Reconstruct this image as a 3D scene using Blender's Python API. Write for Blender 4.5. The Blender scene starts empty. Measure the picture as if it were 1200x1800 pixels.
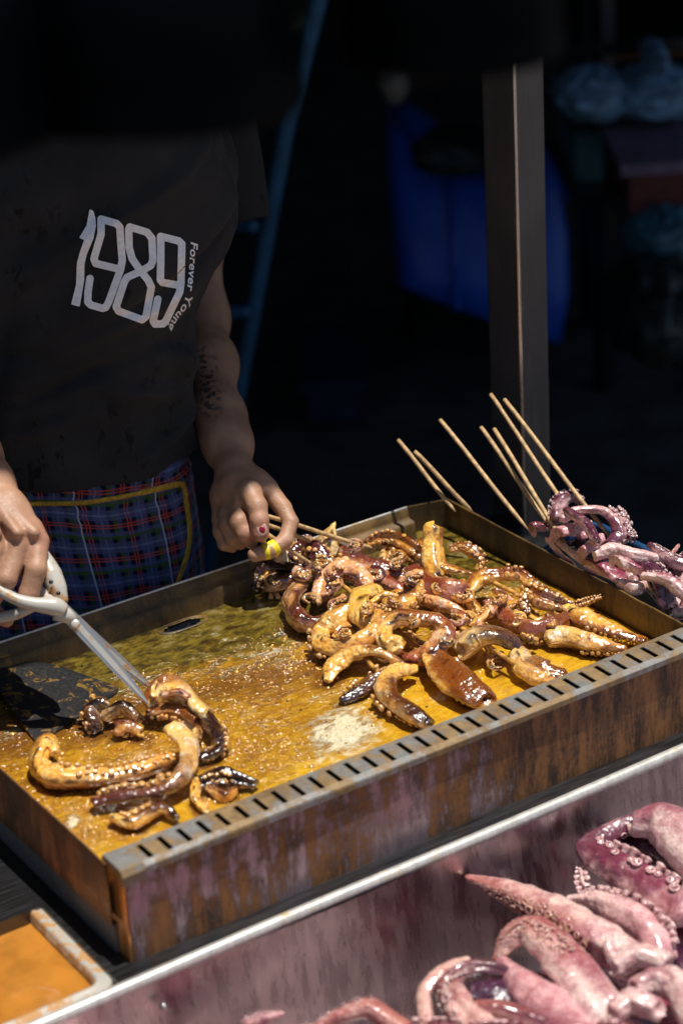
import bpy, bmesh, math, random
import numpy as np
from mathutils import Vector, Matrix, noise as mnoise
from mathutils.bvhtree import BVHTree

random.seed(7)
rng = np.random.default_rng(7)
SC = bpy.context.scene
COL = SC.collection
R = math.radians

# ------------------------------------------------------------------ camera
F = 4000.0                                     # focal length in pixels of a 1200 x 1800 picture
YAW, PIT, ROL = R(32.3), R(24.68), R(-3.4)
CF = np.array([math.sin(YAW)*math.cos(PIT), math.cos(YAW)*math.cos(PIT), -math.sin(PIT)])
_rt = np.array([math.cos(YAW), -math.sin(YAW), 0.0]); _up = np.cross(_rt, CF)
CR = math.cos(ROL)*_rt + math.sin(ROL)*_up
CU = -math.sin(ROL)*_rt + math.cos(ROL)*_up
CAM = np.array([-0.806, -1.692, 1.220])        # metres; the origin is the griddle's front left rim corner

def ray(px, py): return CR*(px-600)/F - CU*(py-900)/F + CF
def P(px, py, z):                              # the point of the level z that is seen there
    d = ray(px, py); return CAM + d*((z-CAM[2])/d[2])
def PY(px, py, y):
    d = ray(px, py); return CAM + d*((y-CAM[1])/d[1])
def PX(px, py, x):
    d = ray(px, py); return CAM + d*((x-CAM[0])/d[0])
def Q(px, py, d): return CAM + ray(px, py)*d
def depth(p): return float((np.asarray(p)-CAM) @ CF)
def pix(p):
    v = np.asarray(p)-CAM; z = v @ CF
    return np.array([600+F*(v@CR)/z, 900-F*(v@CU)/z])

cd = bpy.data.cameras.new('camera'); cam = bpy.data.objects.new('camera', cd); COL.objects.link(cam)
cam.matrix_world = Matrix(((CR[0], CU[0], -CF[0], CAM[0]), (CR[1], CU[1], -CF[1], CAM[1]),
                           (CR[2], CU[2], -CF[2], CAM[2]), (0, 0, 0, 1)))
cd.sensor_fit = 'VERTICAL'; cd.sensor_height = 36; cd.lens = 36*F/1800
cd.clip_start = 0.05; cd.clip_end = 400
cd.dof.use_dof = True; cd.dof.focus_distance = 2.66; cd.dof.aperture_fstop = 3.4
SC.camera = cam

# ------------------------------------------------------------------ sky, sun, exposure
SUN_TO = Vector((0.13, -0.10, 0.98)).normalized()
world = bpy.data.worlds.new('World'); SC.world = world; world.use_nodes = True
wn = world.node_tree
sky = wn.nodes.new('ShaderNodeTexSky'); sky.sky_type = 'NISHITA'; sky.sun_disc = False
sky.sun_elevation = math.asin(SUN_TO.z); sky.sun_rotation = math.atan2(SUN_TO.x, SUN_TO.y)
wn.links.new(sky.outputs[0], wn.nodes['Background'].inputs[0])
wn.nodes['Background'].inputs[1].default_value = 0.068
sl = bpy.data.lights.new('sun', 'SUN'); sl.energy = 5.0; sl.angle = R(0.5); sl.color = (1.0, 0.95, 0.87)
so = bpy.data.objects.new('sun', sl); COL.objects.link(so)
so.rotation_euler = SUN_TO.to_track_quat('Z', 'Y').to_euler(); so.location = (0, 0, 6)
SC.view_settings.view_transform = 'Standard'; SC.view_settings.look = 'None'
SC.view_settings.gamma = 1.0; SC.view_settings.use_curve_mapping = False
SC.view_settings.exposure = 0.12
SC.render.engine = 'CYCLES'
SC.cycles.use_denoising = True
SC.cycles.max_bounces = 8; SC.cycles.sample_clamp_indirect = 6.0

# ------------------------------------------------------------------ helpers: things and meshes
def tag(o, label=None, cat=None, group=None, kind=None):
    if label: o['label'] = label
    if cat: o['category'] = cat
    if group: o['group'] = group
    if kind: o['kind'] = kind
    return o
def empty(name, loc=(0, 0, 0)):
    o = bpy.data.objects.new(name, None); COL.objects.link(o); o.location = loc; o.empty_display_size = .05
    return o
def obj(name, verts, faces, mat, parent=None, smooth=True, loc=None, attrs=None, kind=None, label=None):
    me = bpy.data.meshes.new(name)
    verts = np.asarray(verts, float)
    if loc is None and parent is not None: loc = parent.matrix_basis.translation if parent.type == 'EMPTY' else None
    off = np.zeros(3)
    if parent is not None:
        q = parent
        while q is not None: off += np.array(q.location); q = q.parent
    me.from_pydata((verts-off).tolist(), [], [tuple(int(i) for i in f) for f in faces])
    if attrs:
        for an, av in attrs.items():
            av = np.asarray(av, float)
            if av.ndim == 2:
                a = me.color_attributes.new(an, 'FLOAT_COLOR', 'POINT')
                c4 = np.ones((len(verts), 4)); c4[:, :3] = av
                a.data.foreach_set('color', c4.ravel())
            else:
                a = me.attributes.new(an, 'FLOAT', 'POINT'); a.data.foreach_set('value', av)
    if smooth: me.polygons.foreach_set('use_smooth', [True]*len(me.polygons))
    if isinstance(mat, (list, tuple)):
        for m in mat: me.materials.append(m)
    elif mat: me.materials.append(mat)
    me.update()
    o = bpy.data.objects.new(name, me); COL.objects.link(o)
    if parent is not None: o.parent = parent
    if kind: o['kind'] = kind
    if label: o['label'] = label
    return o
class MB:
    """collects shapes into one mesh"""
    def __init__(s): s.v = []; s.f = []; s.n = 0
    def add(s, v, f):
        v = np.asarray(v, float)
        s.v.append(v); s.f += [tuple(i+s.n for i in q) for q in f]; s.n += len(v); return s
    def box(s, lo, hi, bev=0.0):
        lo, hi = np.array(lo, float), np.array(hi, float)
        if bev <= 0:
            v = [(x, y, z) for x in (lo[0], hi[0]) for y in (lo[1], hi[1]) for z in (lo[2], hi[2])]
            f = [(0, 1, 3, 2), (4, 6, 7, 5), (0, 4, 5, 1), (2, 3, 7, 6), (0, 2, 6, 4), (1, 5, 7, 3)]
            return s.add(v, f)
        bm = bmesh.new(); bmesh.ops.create_cube(bm, size=1)
        for q in bm.verts: q.co = Vector([(lo[i]+hi[i])/2+q.co[i]*(hi[i]-lo[i]) for i in range(3)])
        bmesh.ops.bevel(bm, geom=bm.edges[:], offset=bev, segments=2, affect='EDGES', profile=.6)
        bm.verts.index_update()
        v = [tuple(q.co) for q in bm.verts]; f = [[q.index for q in fc.verts] for fc in bm.faces]; bm.free()
        return s.add(v, f)
    def tube(s, pts, rad, n=10, cap=True):
        v, f = sweep(pts, rad, n, cap); return s.add(v, f)
    def prism(s, poly, h0, h1, frame=None):
        """closed 2D outline extruded along the frame's third axis"""
        n = len(poly)
        o, a, b, c = frame if frame else (np.zeros(3), np.array([1., 0, 0]), np.array([0, 1., 0]), np.array([0, 0, 1.]))
        v = [o+a*x+b*y+c*h0 for x, y in poly]+[o+a*x+b*y+c*h1 for x, y in poly]
        f = [tuple(range(n-1, -1, -1)), tuple(range(n, 2*n))]+[(i, (i+1) % n, n+(i+1) % n, n+i) for i in range(n)]
        return s.add(v, f)
    def build(s, name, mat, parent=None, smooth=False, **k):
        return obj(name, np.concatenate(s.v), s.f, mat, parent, smooth, **k)
def crom(pts, n):
    pts = np.asarray(pts, float)
    if len(pts) == 2: return pts[0]+(pts[1]-pts[0])*np.linspace(0, 1, n)[:, None]
    p = np.vstack([2*pts[0]-pts[1], pts, 2*pts[-1]-pts[-2]])
    m = len(pts)-1; out = []
    for u in np.linspace(0, m, n):
        i = min(int(u), m-1); t = u-i
        a, b, c, d = p[i], p[i+1], p[i+2], p[i+3]
        out.append(.5*((2*b)+(c-a)*t+(2*a-5*b+4*c-d)*t*t+(3*b-a-3*c+d)*t**3))
    return np.array(out)
def resample(pts, n):
    d = np.r_[0, np.cumsum(np.linalg.norm(np.diff(pts, axis=0), axis=1))]
    t = np.linspace(0, d[-1], n)
    return np.stack([np.interp(t, d, pts[:, k]) for k in range(pts.shape[1])], 1)
def sweep(pts, rad, n=10, cap=True):
    pts = np.asarray(pts, float); m = len(pts)
    rad = np.full(m, rad) if np.isscalar(rad) else np.asarray(rad, float)
    T = np.gradient(pts, axis=0); T /= np.linalg.norm(T, axis=1)[:, None]
    ref = np.array([0, 0, 1.]) if abs(T[0][2]) < .9 else np.array([1., 0, 0])
    e = np.cross(ref, T[0]); e /= np.linalg.norm(e)
    v = []
    for i in range(m):
        e = e-T[i]*(e@T[i]); e /= np.linalg.norm(e); g = np.cross(T[i], e)
        for k in range(n):
            a = 2*math.pi*k/n; v.append(pts[i]+rad[i]*(math.cos(a)*e+math.sin(a)*g))
    f = [(i*n+k, i*n+(k+1) % n, (i+1)*n+(k+1) % n, (i+1)*n+k) for i in range(m-1) for k in range(n)]
    if cap: f += [tuple(range(n-1, -1, -1)), tuple(range((m-1)*n, m*n))]
    return v, f
def grid_faces(nu, nv, wrap=False):
    f = []
    for i in range(nu-1):
        for j in range(nv if wrap else nv-1):
            f.append((i*nv+j, i*nv+(j+1) % nv, (i+1)*nv+(j+1) % nv, (i+1)*nv+j))
    return f
def nz(p, s=1.0, seed=0):
    return mnoise.noise(Vector((p[0]*s+seed*17.3, p[1]*s-seed*5.1, p[2]*s+seed*3.7)))

# ------------------------------------------------------------------ helpers: materials
def new_mat(name):
    m = bpy.data.materials.new(name); m.use_nodes = True; nt = m.node_tree
    return m, nt, nt.nodes['Principled BSDF']
def nd(nt, t, **k):
    n = nt.nodes.new(t)
    for a, v in k.items():
        if a.startswith('i_'): n.inputs[int(a[2:]) if a[2:].isdigit() else a[2:].replace('_', ' ')].default_value = v
        else: setattr(n, a, v)
    return n
def mix(nt, fac, a, b, blend='MIX'):
    n = nt.nodes.new('ShaderNodeMix'); n.data_type = 'RGBA'; n.blend_type = blend
    def put(s, v):
        if hasattr(v, 'is_linked') or isinstance(v, bpy.types.NodeSocket): nt.links.new(v, s)
        elif isinstance(v, (int, float)): s.default_value = v
        else: s.default_value = (*v, 1)
    put(n.inputs[0], fac); put(n.inputs[6], a); put(n.inputs[7], b)
    return n.outputs[2]
def mth(nt, op, a, b=0.0, clamp=False):
    n = nt.nodes.new('ShaderNodeMath'); n.operation = op; n.use_clamp = clamp
    for s, v in zip(n.inputs, (a, b)):
        if isinstance(v, bpy.types.NodeSocket): nt.links.new(v, s)
        else: s.default_value = v
    return n.outputs[0]
def ramp(nt, x, lo, hi, a=0.0, b=1.0):
    n = nt.nodes.new('ShaderNodeMapRange'); n.interpolation_type = 'SMOOTHSTEP'
    nt.links.new(x, n.inputs[0])
    n.inputs[1].default_value = lo; n.inputs[2].default_value = hi; n.inputs[3].default_value = a; n.inputs[4].default_value = b
    return n.outputs[0]
def pos(nt, scale=(1, 1, 1)):
    g = nt.nodes.new('ShaderNodeTexCoord'); m = nt.nodes.new('ShaderNodeMapping'); m.inputs[3].default_value = scale
    nt.links.new(g.outputs['Object'], m.inputs[0]); return m.outputs[0]
def noi(nt, vec, scale, detail=4, rough=.55, dist=0.0):
    n = nt.nodes.new('ShaderNodeTexNoise'); n.inputs['Scale'].default_value = scale; n.inputs['Detail'].default_value = detail
    n.inputs['Roughness'].default_value = rough; n.inputs['Distortion'].default_value = dist
    if vec is not None: nt.links.new(vec, n.inputs['Vector'])
    return n.outputs[0]
def bump(nt, bs, h, strength=.3, dist=.001, prev=None):
    n = nt.nodes.new('ShaderNodeBump'); n.inputs['Strength'].default_value = strength; n.inputs['Distance'].default_value = dist
    nt.links.new(h, n.inputs['Height'])
    if prev: nt.links.new(prev, n.inputs['Normal'])
    nt.links.new(n.outputs[0], bs.inputs['Normal']); return n.outputs[0]
def basic(name, col, rough=.5, metal=0.0, spec=.5, var=.15, vscale=30, bmp=0.0, bscale=200, coat=0.0):
    m, nt, b = new_mat(name)
    p = pos(nt); n = noi(nt, p, vscale)
    c2 = tuple(max(0, c*(1-var*2)) for c in col); c1 = tuple(min(1, c*(1+var)) for c in col)
    nt.links.new(mix(nt, ramp(nt, n, .3, .7), c2, c1), b.inputs['Base Color'])
    b.inputs['Roughness'].default_value = rough; b.inputs['Metallic'].default_value = metal
    b.inputs['Specular IOR Level'].default_value = spec; b.inputs['Coat Weight'].default_value = coat
    if bmp: bump(nt, b, noi(nt, p, bscale), bmp, .001)
    return m
def rusty(name, steel=(.42, .40, .40), amount=.5, sc=(1, 1, 1), rust1=(.16, .065, .02), rust2=(.045, .018, .008), sauce=0.0, rough=.34, streak=6.0, lo=None, met=1.0, seed=0.0):
    m, nt, b = new_mat(name)
    p = pos(nt, sc); ps = pos(nt, (sc[0]*14, sc[1]*14, sc[2]*2.2))
    n1 = noi(nt, p, 9, 6, .65, .3); n2 = noi(nt, ps, streak/2, 5, .7); n3 = noi(nt, p, 160, 4, .7)
    mask = mth(nt, 'ADD', mth(nt, 'MULTIPLY', n1, .5), mth(nt, 'MULTIPLY', n2, .5))
    c = .62-.26*amount
    mask = mth(nt, 'ADD', mask, mth(nt, 'MULTIPLY', mth(nt, 'SUBTRACT', n3, .5), .12))
    if lo is not None:                           # streaks of rust reach less far down
        sx = nt.nodes.new('ShaderNodeSeparateXYZ'); nt.links.new(pos(nt), sx.inputs[0])
        mask = mth(nt, 'SUBTRACT', mask, ramp(nt, sx.outputs[2], lo[0], lo[1], lo[2], 0.0))
        mask = mth(nt, 'SUBTRACT', mask, ramp(nt, sx.outputs[0], lo[3], lo[4], lo[5], 0.0))
    k = ramp(nt, mask, c-.05, c+.06)
    rc = mix(nt, ramp(nt, mth(nt, 'ADD', mth(nt, 'MULTIPLY', n2, .75), mth(nt, 'MULTIPLY', n3, .25)), .40, .62), rust2, rust1)
    st = mix(nt, ramp(nt, noi(nt, ps, 8, 5, .7), .3, .7), tuple(x*.7 for x in steel), steel)
    col = mix(nt, k, st, rc)
    nt.links.new(col, b.inputs['Base Color'])
    nt.links.new(mth(nt, 'MULTIPLY', mth(nt, 'SUBTRACT', 1.0, mth(nt, 'MULTIPLY', k, .9)), met), b.inputs['Metallic'])
    nt.links.new(mth(nt, 'ADD', rough, mth(nt, 'MULTIPLY', k, .25)), b.inputs['Roughness'])
    bump(nt, b, mth(nt, 'ADD', mth(nt, 'MULTIPLY', n3, .5), k), .25, .0006)
    return m
def brushed(name, col=(.55, .54, .53), rough=.3, sc=(30, 30, 1.2), var=.35, aniso=.5):
    m, nt, b = new_mat(name)
    n = noi(nt, pos(nt, sc), 12, 6, .7); n2 = noi(nt, pos(nt), 7, 3)
    nt.links.new(mix(nt, ramp(nt, mth(nt, 'ADD', mth(nt, 'MULTIPLY', n, .5), mth(nt, 'MULTIPLY', n2, .5)), .35, .65), tuple(c*(1-var) for c in col), col), b.inputs['Base Color'])
    b.inputs['Metallic'].default_value = 1.0
    nt.links.new(ramp(nt, n, .3, .7, rough*.75, rough*1.35), b.inputs['Roughness'])
    bump(nt, b, n, .12, .0004)
    return m

def flesh_mat(name, glaze, gcol, scol=(.05, .02, .008), coat=.6, rough=.26, sss=.12, bumpd=.0026, mott=.5, veil=(.9, .6, .5)):
    """octopus flesh: the pigment of the skin comes with the mesh, sauce or mottling with noise"""
    m, nt, b = new_mat(name)
    a = nt.nodes.new('ShaderNodeAttribute'); a.attribute_name = 'pigment'
    p = pos(nt)
    big = noi(nt, p, 60, 5, .6, .4); mid = noi(nt, p, 210, 4, .65); fine = noi(nt, p, 700, 3, .6)
    c = mix(nt, ramp(nt, mid, .35, .7, 0, mott), a.outputs['Color'], mix(nt, 1.0, a.outputs['Color'], (.62, .45, .42), 'MULTIPLY'))
    if glaze > 0:
        g = ramp(nt, mth(nt, 'ADD', mth(nt, 'MULTIPLY', big, .7), mth(nt, 'MULTIPLY', mid, .3)), .62-.3*glaze, .78-.3*glaze, 0, .85)
        c = mix(nt, g, c, mix(nt, 1.0, c, gcol, 'MULTIPLY'))
        g2 = ramp(nt, mth(nt, 'ADD', mth(nt, 'MULTIPLY', noi(nt, p, 95, 4, .6, .8), .75), mth(nt, 'MULTIPLY', fine, .25)), .54, .62, 0, .6)
        c = mix(nt, g2, c, mix(nt, 1.0, c, (.50, .25, .10), 'MULTIPLY'))
        s = ramp(nt, mth(nt, 'ADD', mth(nt, 'MULTIPLY', mid, .6), mth(nt, 'MULTIPLY', fine, .4)), .57, .66, 0, .75)
        c = mix(nt, s, c, scol)
    if glaze == 0:
        c = mix(nt, ramp(nt, noi(nt, p, 480, 2, .6), .54, .60, 0, .55), c, mix(nt, 1.0, c, (.50, .22, .30), 'MULTIPLY'))
        c = mix(nt, ramp(nt, big, .45, .62, 0, .6), c, mix(nt, 1.0, c, (.62, .32, .40), 'MULTIPLY'))
    nt.links.new(c, b.inputs['Base Color'])
    b.inputs['Subsurface Weight'].default_value = sss
    b.inputs['Subsurface Radius'].default_value = (.006, .0025, .0015); b.inputs['Subsurface Scale'].default_value = 1.0
    nt.links.new(ramp(nt, mid, .3, .7, rough*.7, rough*1.5), b.inputs['Roughness'])
    b.inputs['Coat Weight'].default_value = coat; b.inputs['Coat Roughness'].default_value = .12
    w1 = noi(nt, p, 115, 1, .5, .3); w2 = noi(nt, p, 270, .5, .5)
    h = mth(nt, 'ADD', mth(nt, 'MULTIPLY', w1, 1.0), mth(nt, 'MULTIPLY', w2, .42 if glaze > 0 else .14))
    bump(nt, b, h, 1.0, bumpd)
    b.inputs['Specular IOR Level'].default_value = .85; b.inputs['Coat IOR'].default_value = 1.65
    return m

M = {}
M['cooked'] = flesh_mat('glazed_flesh',  .8, (1.0, .73, .25), coat=1.0, rough=.20, mott=.35)
M['seared'] = flesh_mat('seared_flesh', .30, (.36, .14, .03), coat=.8, rough=.22, mott=.7)
M['raw'] = flesh_mat('raw_flesh', 0, (0, 0, 0), coat=.8, rough=.28, sss=.15, mott=.5, bumpd=.0020)
M['bamboo'] = basic('bamboo', (.55, .36, .17), .55, var=.2, vscale=120, bmp=.2, bscale=400)
M['bamboo_sauced'] = basic('sauced_bamboo', (.58, .30, .07), .25, var=.3, vscale=120, coat=.5)
M['steel_top'] = brushed('counter_top_steel', (.13, .13, .14), .34, (1.5, 40, 40), .15)
M['steel'] = brushed('brushed_steel', (.50, .47, .47), .30)
M['rim_steel'] = rusty('worn_rim_steel', (.31, .31, .30), .55, rough=.34, rust1=(.26, .17, .075), rust2=(.12, .07, .03), met=.35)
M['dark_steel'] = brushed('dark_burner_steel', (.17, .17, .18), .42); M['dark_steel'].node_tree.nodes['Principled BSDF'].inputs['Metallic'].default_value = .4
M['front_rust'] = rusty('rusty_front_steel', (.40, .30, .33), 1.35, rough=.34, rust1=(.25, .105, .032), rust2=(.034, .014, .007), streak=9.0, lo=(-.115, -.090, .08, .05, .22, .20), met=.75, seed=3.0)
M['side_rust'] = rusty('rusty_side_steel', (.42, .25, .13), .75, rust1=(.34, .14, .04), rust2=(.09, .035, .014), rough=.34, met=.6)
M['wall_sauce'] = rusty('sauce_stained_steel', (.26, .17, .05), .8, rust1=(.17, .095, .022), rust2=(.05, .028, .010), rough=.28, streak=3)
M['black_cloth'] = basic('black_cloth', (.012, .012, .014), .9, var=.3, bmp=.3, bscale=600)
M['black_metal'] = basic('black_enamel', (.010, .011, .014), .22, spec=.5)
M['black_iron'] = basic('black_spatula_iron', (.022, .022, .024), .42, var=.4, vscale=60, bmp=.2, bscale=250)
M['white_plastic'] = basic('cream_plastic', (.70, .68, .62), .38, var=.08, vscale=40)
M['blade'] = brushed('scissor_steel', (.62, .60, .57), .28, (8, 8, 8))
M['orange_sauce'] = basic('orange_dip_sauce', (.44, .175, .026), .14, var=.12, vscale=26, coat=.8, bmp=.35, bscale=45)
M['nail'] = basic('finger_nail', (.55, .33, .26), .3, var=.05)
M['red_mark'] = basic('chipped_red_polish', (.30, .01, .03), .3)
M['yellow_tape'] = basic('yellow_tape', (.80, .62, .02), .5, var=.06)
M['white_print'] = basic('white_print', (.92, .92, .94), .7, var=.05, vscale=200)
M['yellow_piping'] = basic('yellow_piping', (.55, .33, .03), .8, var=.2, vscale=200, bmp=.4, bscale=900)
M['blue_plastic'] = basic('blue_plastic', (.018, .10, .62), .4, var=.1, vscale=4)
M['teal_paint'] = basic('teal_paint', (.02, .10, .20), .45)
M['blue_rim'] = basic('blue_tray_enamel', (.02, .07, .19), .35)
M['bag'] = basic('pale_bag', (.18, .32, .48), .5, var=.3, vscale=12)
M['dark_bag'] = basic('dark_bag', (.02, .03, .03), .5, var=.3, vscale=12)
M['dark_red'] = basic('dark_red_paint', (.11, .015, .012), .6)
M['green_dark'] = basic('dark_green_plastic', (.05, .17, .20), .5, var=.3, vscale=6)
M['orange_dull'] = basic('dull_orange', (.22, .06, .015), .6)
M['asphalt'] = basic('asphalt', (.045, .045, .047), .85, var=.3, vscale=8, bmp=.4, bscale=120)
M['bounce_pale'] = basic('bounce_concrete', (.11, .105, .10), .8, var=.15, vscale=3, bmp=.3, bscale=60)
M['dark_wall'] = basic('dark_wall', (.03, .03, .034), .9, var=.3, vscale=2)
M['trouser'] = basic('dark_trousers', (.015, .016, .022), .9, bmp=.3, bscale=500)
M['hair'] = basic('black_hair', (.008, .007, .006), .5)

# ------------------------------------------------------------------ ground and the market behind, under an added roof
GZ = -0.86
MB().box((-60, -60, GZ-.2), (60, 60, GZ)).build('ground', M['asphalt'], kind='structure')
MB().box((-30, -40, GZ), (30, -.72, GZ+.06)).build('bounce_slab', M['bounce_pale'], kind='structure')  # unseen pale slab added to bounce sunlight at the stall
def build_shade_canopy(): 
    e = empty('shade_canopy', (1.5, 4.5, GZ)); tag(e, 'unseen dark cloth roof added to shade the cook and the stalls behind', 'canopy')
    # unseen sagging cloth added for shade; hem shaped to place the shadow edge
    nx, ny = 160, 24; v = []
    for i in range(nx):
        x = -5+12*i/(nx-1)
        for j in range(ny):
            t = j/(ny-1); y0 = 0.311+.006*math.sin(x*2.1+.7)+.036/(1+math.exp(-(x-.66)/.03))
            y = y0+(9.2-y0)*t
            z = 1.62+.9*t**.8+.03*math.sin(x*2.6)*math.sin(t*9)+(-.03 if j == 0 else 0)
            v.append((x, y, z))
    obj('roof_cloth', v, grid_faces(nx, ny), M['black_cloth'], e)
    for x in (-4.8, 1.4, 6.8): MB().box((x-.04, 8.96, GZ), (x+.04, 9.04, 2.4)).build('pole', M['black_metal'], e)
    MB().box((-5, 9.3, GZ), (7, 9.4, 2.6)).build('back_wall', M['dark_wall'], e)
    MB().box((-5.1, 1.2, GZ), (-5.02, 9.3, 2.6)).build('side_wall', M['dark_wall'], e)
    MB().box((7.02, 1.2, GZ), (7.1, 9.3, 2.6)).build('side_wall', M['dark_wall'], e)
build_shade_canopy()

# ------------------------------------------------------------------ counter, bin wall, griddle
RZ = -0.012
FZ = -0.036                                    # griddle floor
CZ = -0.107                                    # counter top
LX, WY = 0.735, 0.505

def counter():
    e = empty('steel_counter', (.4, .5, GZ)); tag(e, 'steel market stall counter carrying the griddle and the trays', 'counter')
    m = MB()
    m.box((-.9, -.026, CZ-.02), (-.365, .60, CZ)); m.box((-.365, .145, CZ-.02), (.90, .60, CZ)); m.box((-.037, -.026, CZ-.02), (.90, .145, CZ)); m.box((.90, -.026, CZ-.02), (1.6, .0, CZ)); m.box((-.365, -.027, CZ-.02), (-.037, -.0225, CZ))
    m.build('top', M['steel_top'], e)
    r = MB(); x = [(-.9+2.5*i/60) for i in range(61)]
    r.tube([(a, -.030, CZ-.001+.0008*math.sin(a*11)) for a in x], .0068, 12); r.build('rolled_edge', M['edge_steel'], e, True)
    m = MB(); m.box((-.9, .56, GZ), (.90, .60, CZ-.021)); m.box((-.9, -.01, GZ), (-.86, .56, CZ-.021)); m.box((.86, -.01, GZ), (.90, .56, CZ-.021))
    m.build('body', M['steel'], e)
M['edge_steel'] = rusty('bright_rolled_edge', (.72, .70, .65), .16, rough=.36, rust1=(.42, .30, .12), rust2=(.2, .13, .05), met=.45)
counter()

def octopus_bin():
    e = empty('steel_bin', (.4, -.4, GZ)); tag(e, 'deep brushed steel bin in front of the griddle holding raw octopus', 'bin')
    m = MB(); n = 40; v = []; prof = [(-.036, CZ-.004), (-.038, CZ-.02), (-.05, -.20), (-.062, -.285), (-.085, -.305), (-.5, -.31), (-.60, -.31), (-.615, -.29), (-.63, CZ+.02), (-.65, CZ+.022), (-.65, -.2)]
    for i in range(n):
        x = -.75+2.2*i/(n-1)
        for (y, z) in prof:
            v.append((x, y+.0012*math.sin(x*21)+.0015*math.sin(x*9+z*30), z))
    m.add(v, grid_faces(n, len(prof)))
    b = m.build('basin', M['bin_steel'], e, True)
    m = MB(); m.box((-.77, -.65, GZ), (-.75, -.031, CZ-.004)); m.box((1.45, -.65, GZ), (1.47, -.031, CZ-.004)); m.box((-.75, -.66, GZ), (1.45, -.652, CZ))
    m.build('side_panel', M['steel'], e)
    c = PY(289, 1770, -.052); s = MB()
    s.tube([c+np.array([0, .004, 0]), c+np.array([0, -.0006, 0]), c+np.array([0, -.0022, 0]), c+np.array([0, -.0026, 0])], [.004, .004, .0028, .001], 14)
    s.build('rivet', M['blade'], e, True)
M['bin_steel'] = brushed('bin_wall_steel', (.64, .53, .54), .27, (5, 5, .8), .40)
octopus_bin()

# sauce that covers the griddle floor
def sauce_mat():
    m, nt, b = new_mat('bubbling_yellow_sauce')
    p = pos(nt); ps = pos(nt, (1, 1.7, 1))
    a = nt.nodes.new('ShaderNodeAttribute'); a.attribute_name = 'bare'        # scraped bare metal
    o = nt.nodes.new('ShaderNodeAttribute'); o.attribute_name = 'thin'        # thin dry film near the back edge
    n1 = noi(nt, ps, 11, 6, .65, .5); n2 = noi(nt, ps, 55, 6, .7, .3); n3 = noi(nt, p, 330, 4, .7); n4 = noi(nt, ps, 24, 5, .7, .8)
    c = mix(nt, ramp(nt, n2, .36, .66), (.35, .145, .009), (.57, .30, .012))
    c = mix(nt, ramp(nt, mth(nt, 'ADD', mth(nt, 'MULTIPLY', n4, .6), mth(nt, 'MULTIPLY', n3, .4)), .48, .60, 0, .75), c, (.20, .07, .010))
    sp = noi(nt, p, 520, 3, .6); c = mix(nt, ramp(nt, sp, .54, .64, 0, .35), c, (.16, .05, .006)); c = mix(nt, ramp(nt, sp, .36, .46, .3, 0), c, (.78, .46, .03))
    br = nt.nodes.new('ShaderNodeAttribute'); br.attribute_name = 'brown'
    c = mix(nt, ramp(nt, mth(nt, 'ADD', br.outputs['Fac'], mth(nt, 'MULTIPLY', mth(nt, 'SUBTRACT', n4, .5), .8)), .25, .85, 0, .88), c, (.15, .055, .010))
    pl = nt.nodes.new('ShaderNodeAttribute'); pl.attribute_name = 'pool'; pk = ramp(nt, mth(nt, 'ADD', pl.outputs['Fac'], mth(nt, 'MULTIPLY', mth(nt, 'SUBTRACT', n4, .5), 1.1)), .25, .85)
    c = mix(nt, mth(nt, 'MULTIPLY', mth(nt, 'MULTIPLY', pk, .75), mth(nt, 'SUBTRACT', 1.0, br.outputs['Fac'], True)), c, mix(nt, ramp(nt, n2, .35, .65), (.58, .29, .012), (.74, .45, .020)))
    olive = mix(nt, ramp(nt, mth(nt, 'ADD', mth(nt, 'MULTIPLY', n2, .6), mth(nt, 'MULTIPLY', n4, .4)), .40, .60), (.040, .026, .007), (.21, .145, .014))
    film = mix(nt, ramp(nt, mth(nt, 'ADD', mth(nt, 'MULTIPLY', n4, .55), mth(nt, 'MULTIPLY', n2, .45)), .54, .62, 0, .45), olive, (.22, .21, .16))
    k = ramp(nt, mth(nt, 'ADD', o.outputs['Fac'], mth(nt, 'MULTIPLY', mth(nt, 'SUBTRACT', n4, .5), 1.7)), .30, .80)
    c = mix(nt, k, c, film)
    bm = ramp(nt, mth(nt, 'ADD', a.outputs['Fac'], mth(nt, 'ADD', mth(nt, 'MULTIPLY', mth(nt, 'SUBTRACT', n2, .5), 1.6), mth(nt, 'MULTIPLY', mth(nt, 'SUBTRACT', n4, .5), 1.4))), .36, .80, 0, .92)
    metal = mix(nt, ramp(nt, n3, .4, .6), (.58, .48, .22), (.86, .80, .64))
    c = mix(nt, bm, c, metal)
    nt.links.new(c, b.inputs['Base Color'])
    nt.links.new(mth(nt, 'ADD', ramp(nt, n2, .3, .7, .14, .24), mth(nt, 'MULTIPLY', bm, .25)), b.inputs['Roughness'])
    b.inputs['Coat Weight'].default_value = 1.0; b.inputs['Coat Roughness'].default_value = .12; b.inputs['Coat IOR'].default_value = 1.8; b.inputs['Specular IOR Level'].default_value = .9
    v1 = noi(nt, p, 215, .6, .5, .2); v2 = noi(nt, p, 120, .8, .5, .4)
    h = mth(nt, 'ADD', mth(nt, 'MULTIPLY', n2, .3), mth(nt, 'ADD', mth(nt, 'MULTIPLY', v1, .60), mth(nt, 'MULTIPLY', v2, .5)))
    h = mth(nt, 'MULTIPLY', h, mth(nt, 'SUBTRACT', 1.0, mth(nt, 'MULTIPLY', bm, .8)))
    h = mth(nt, 'MULTIPLY', h, mth(nt, 'SUBTRACT', 1.0, mth(nt, 'MAXIMUM', mth(nt, 'MULTIPLY', k, .6), mth(nt, 'MULTIPLY', pk, .8))))
    bump(nt, b, h, 1.0, .0040)
    return m
M['sauce'] = sauce_mat()

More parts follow.
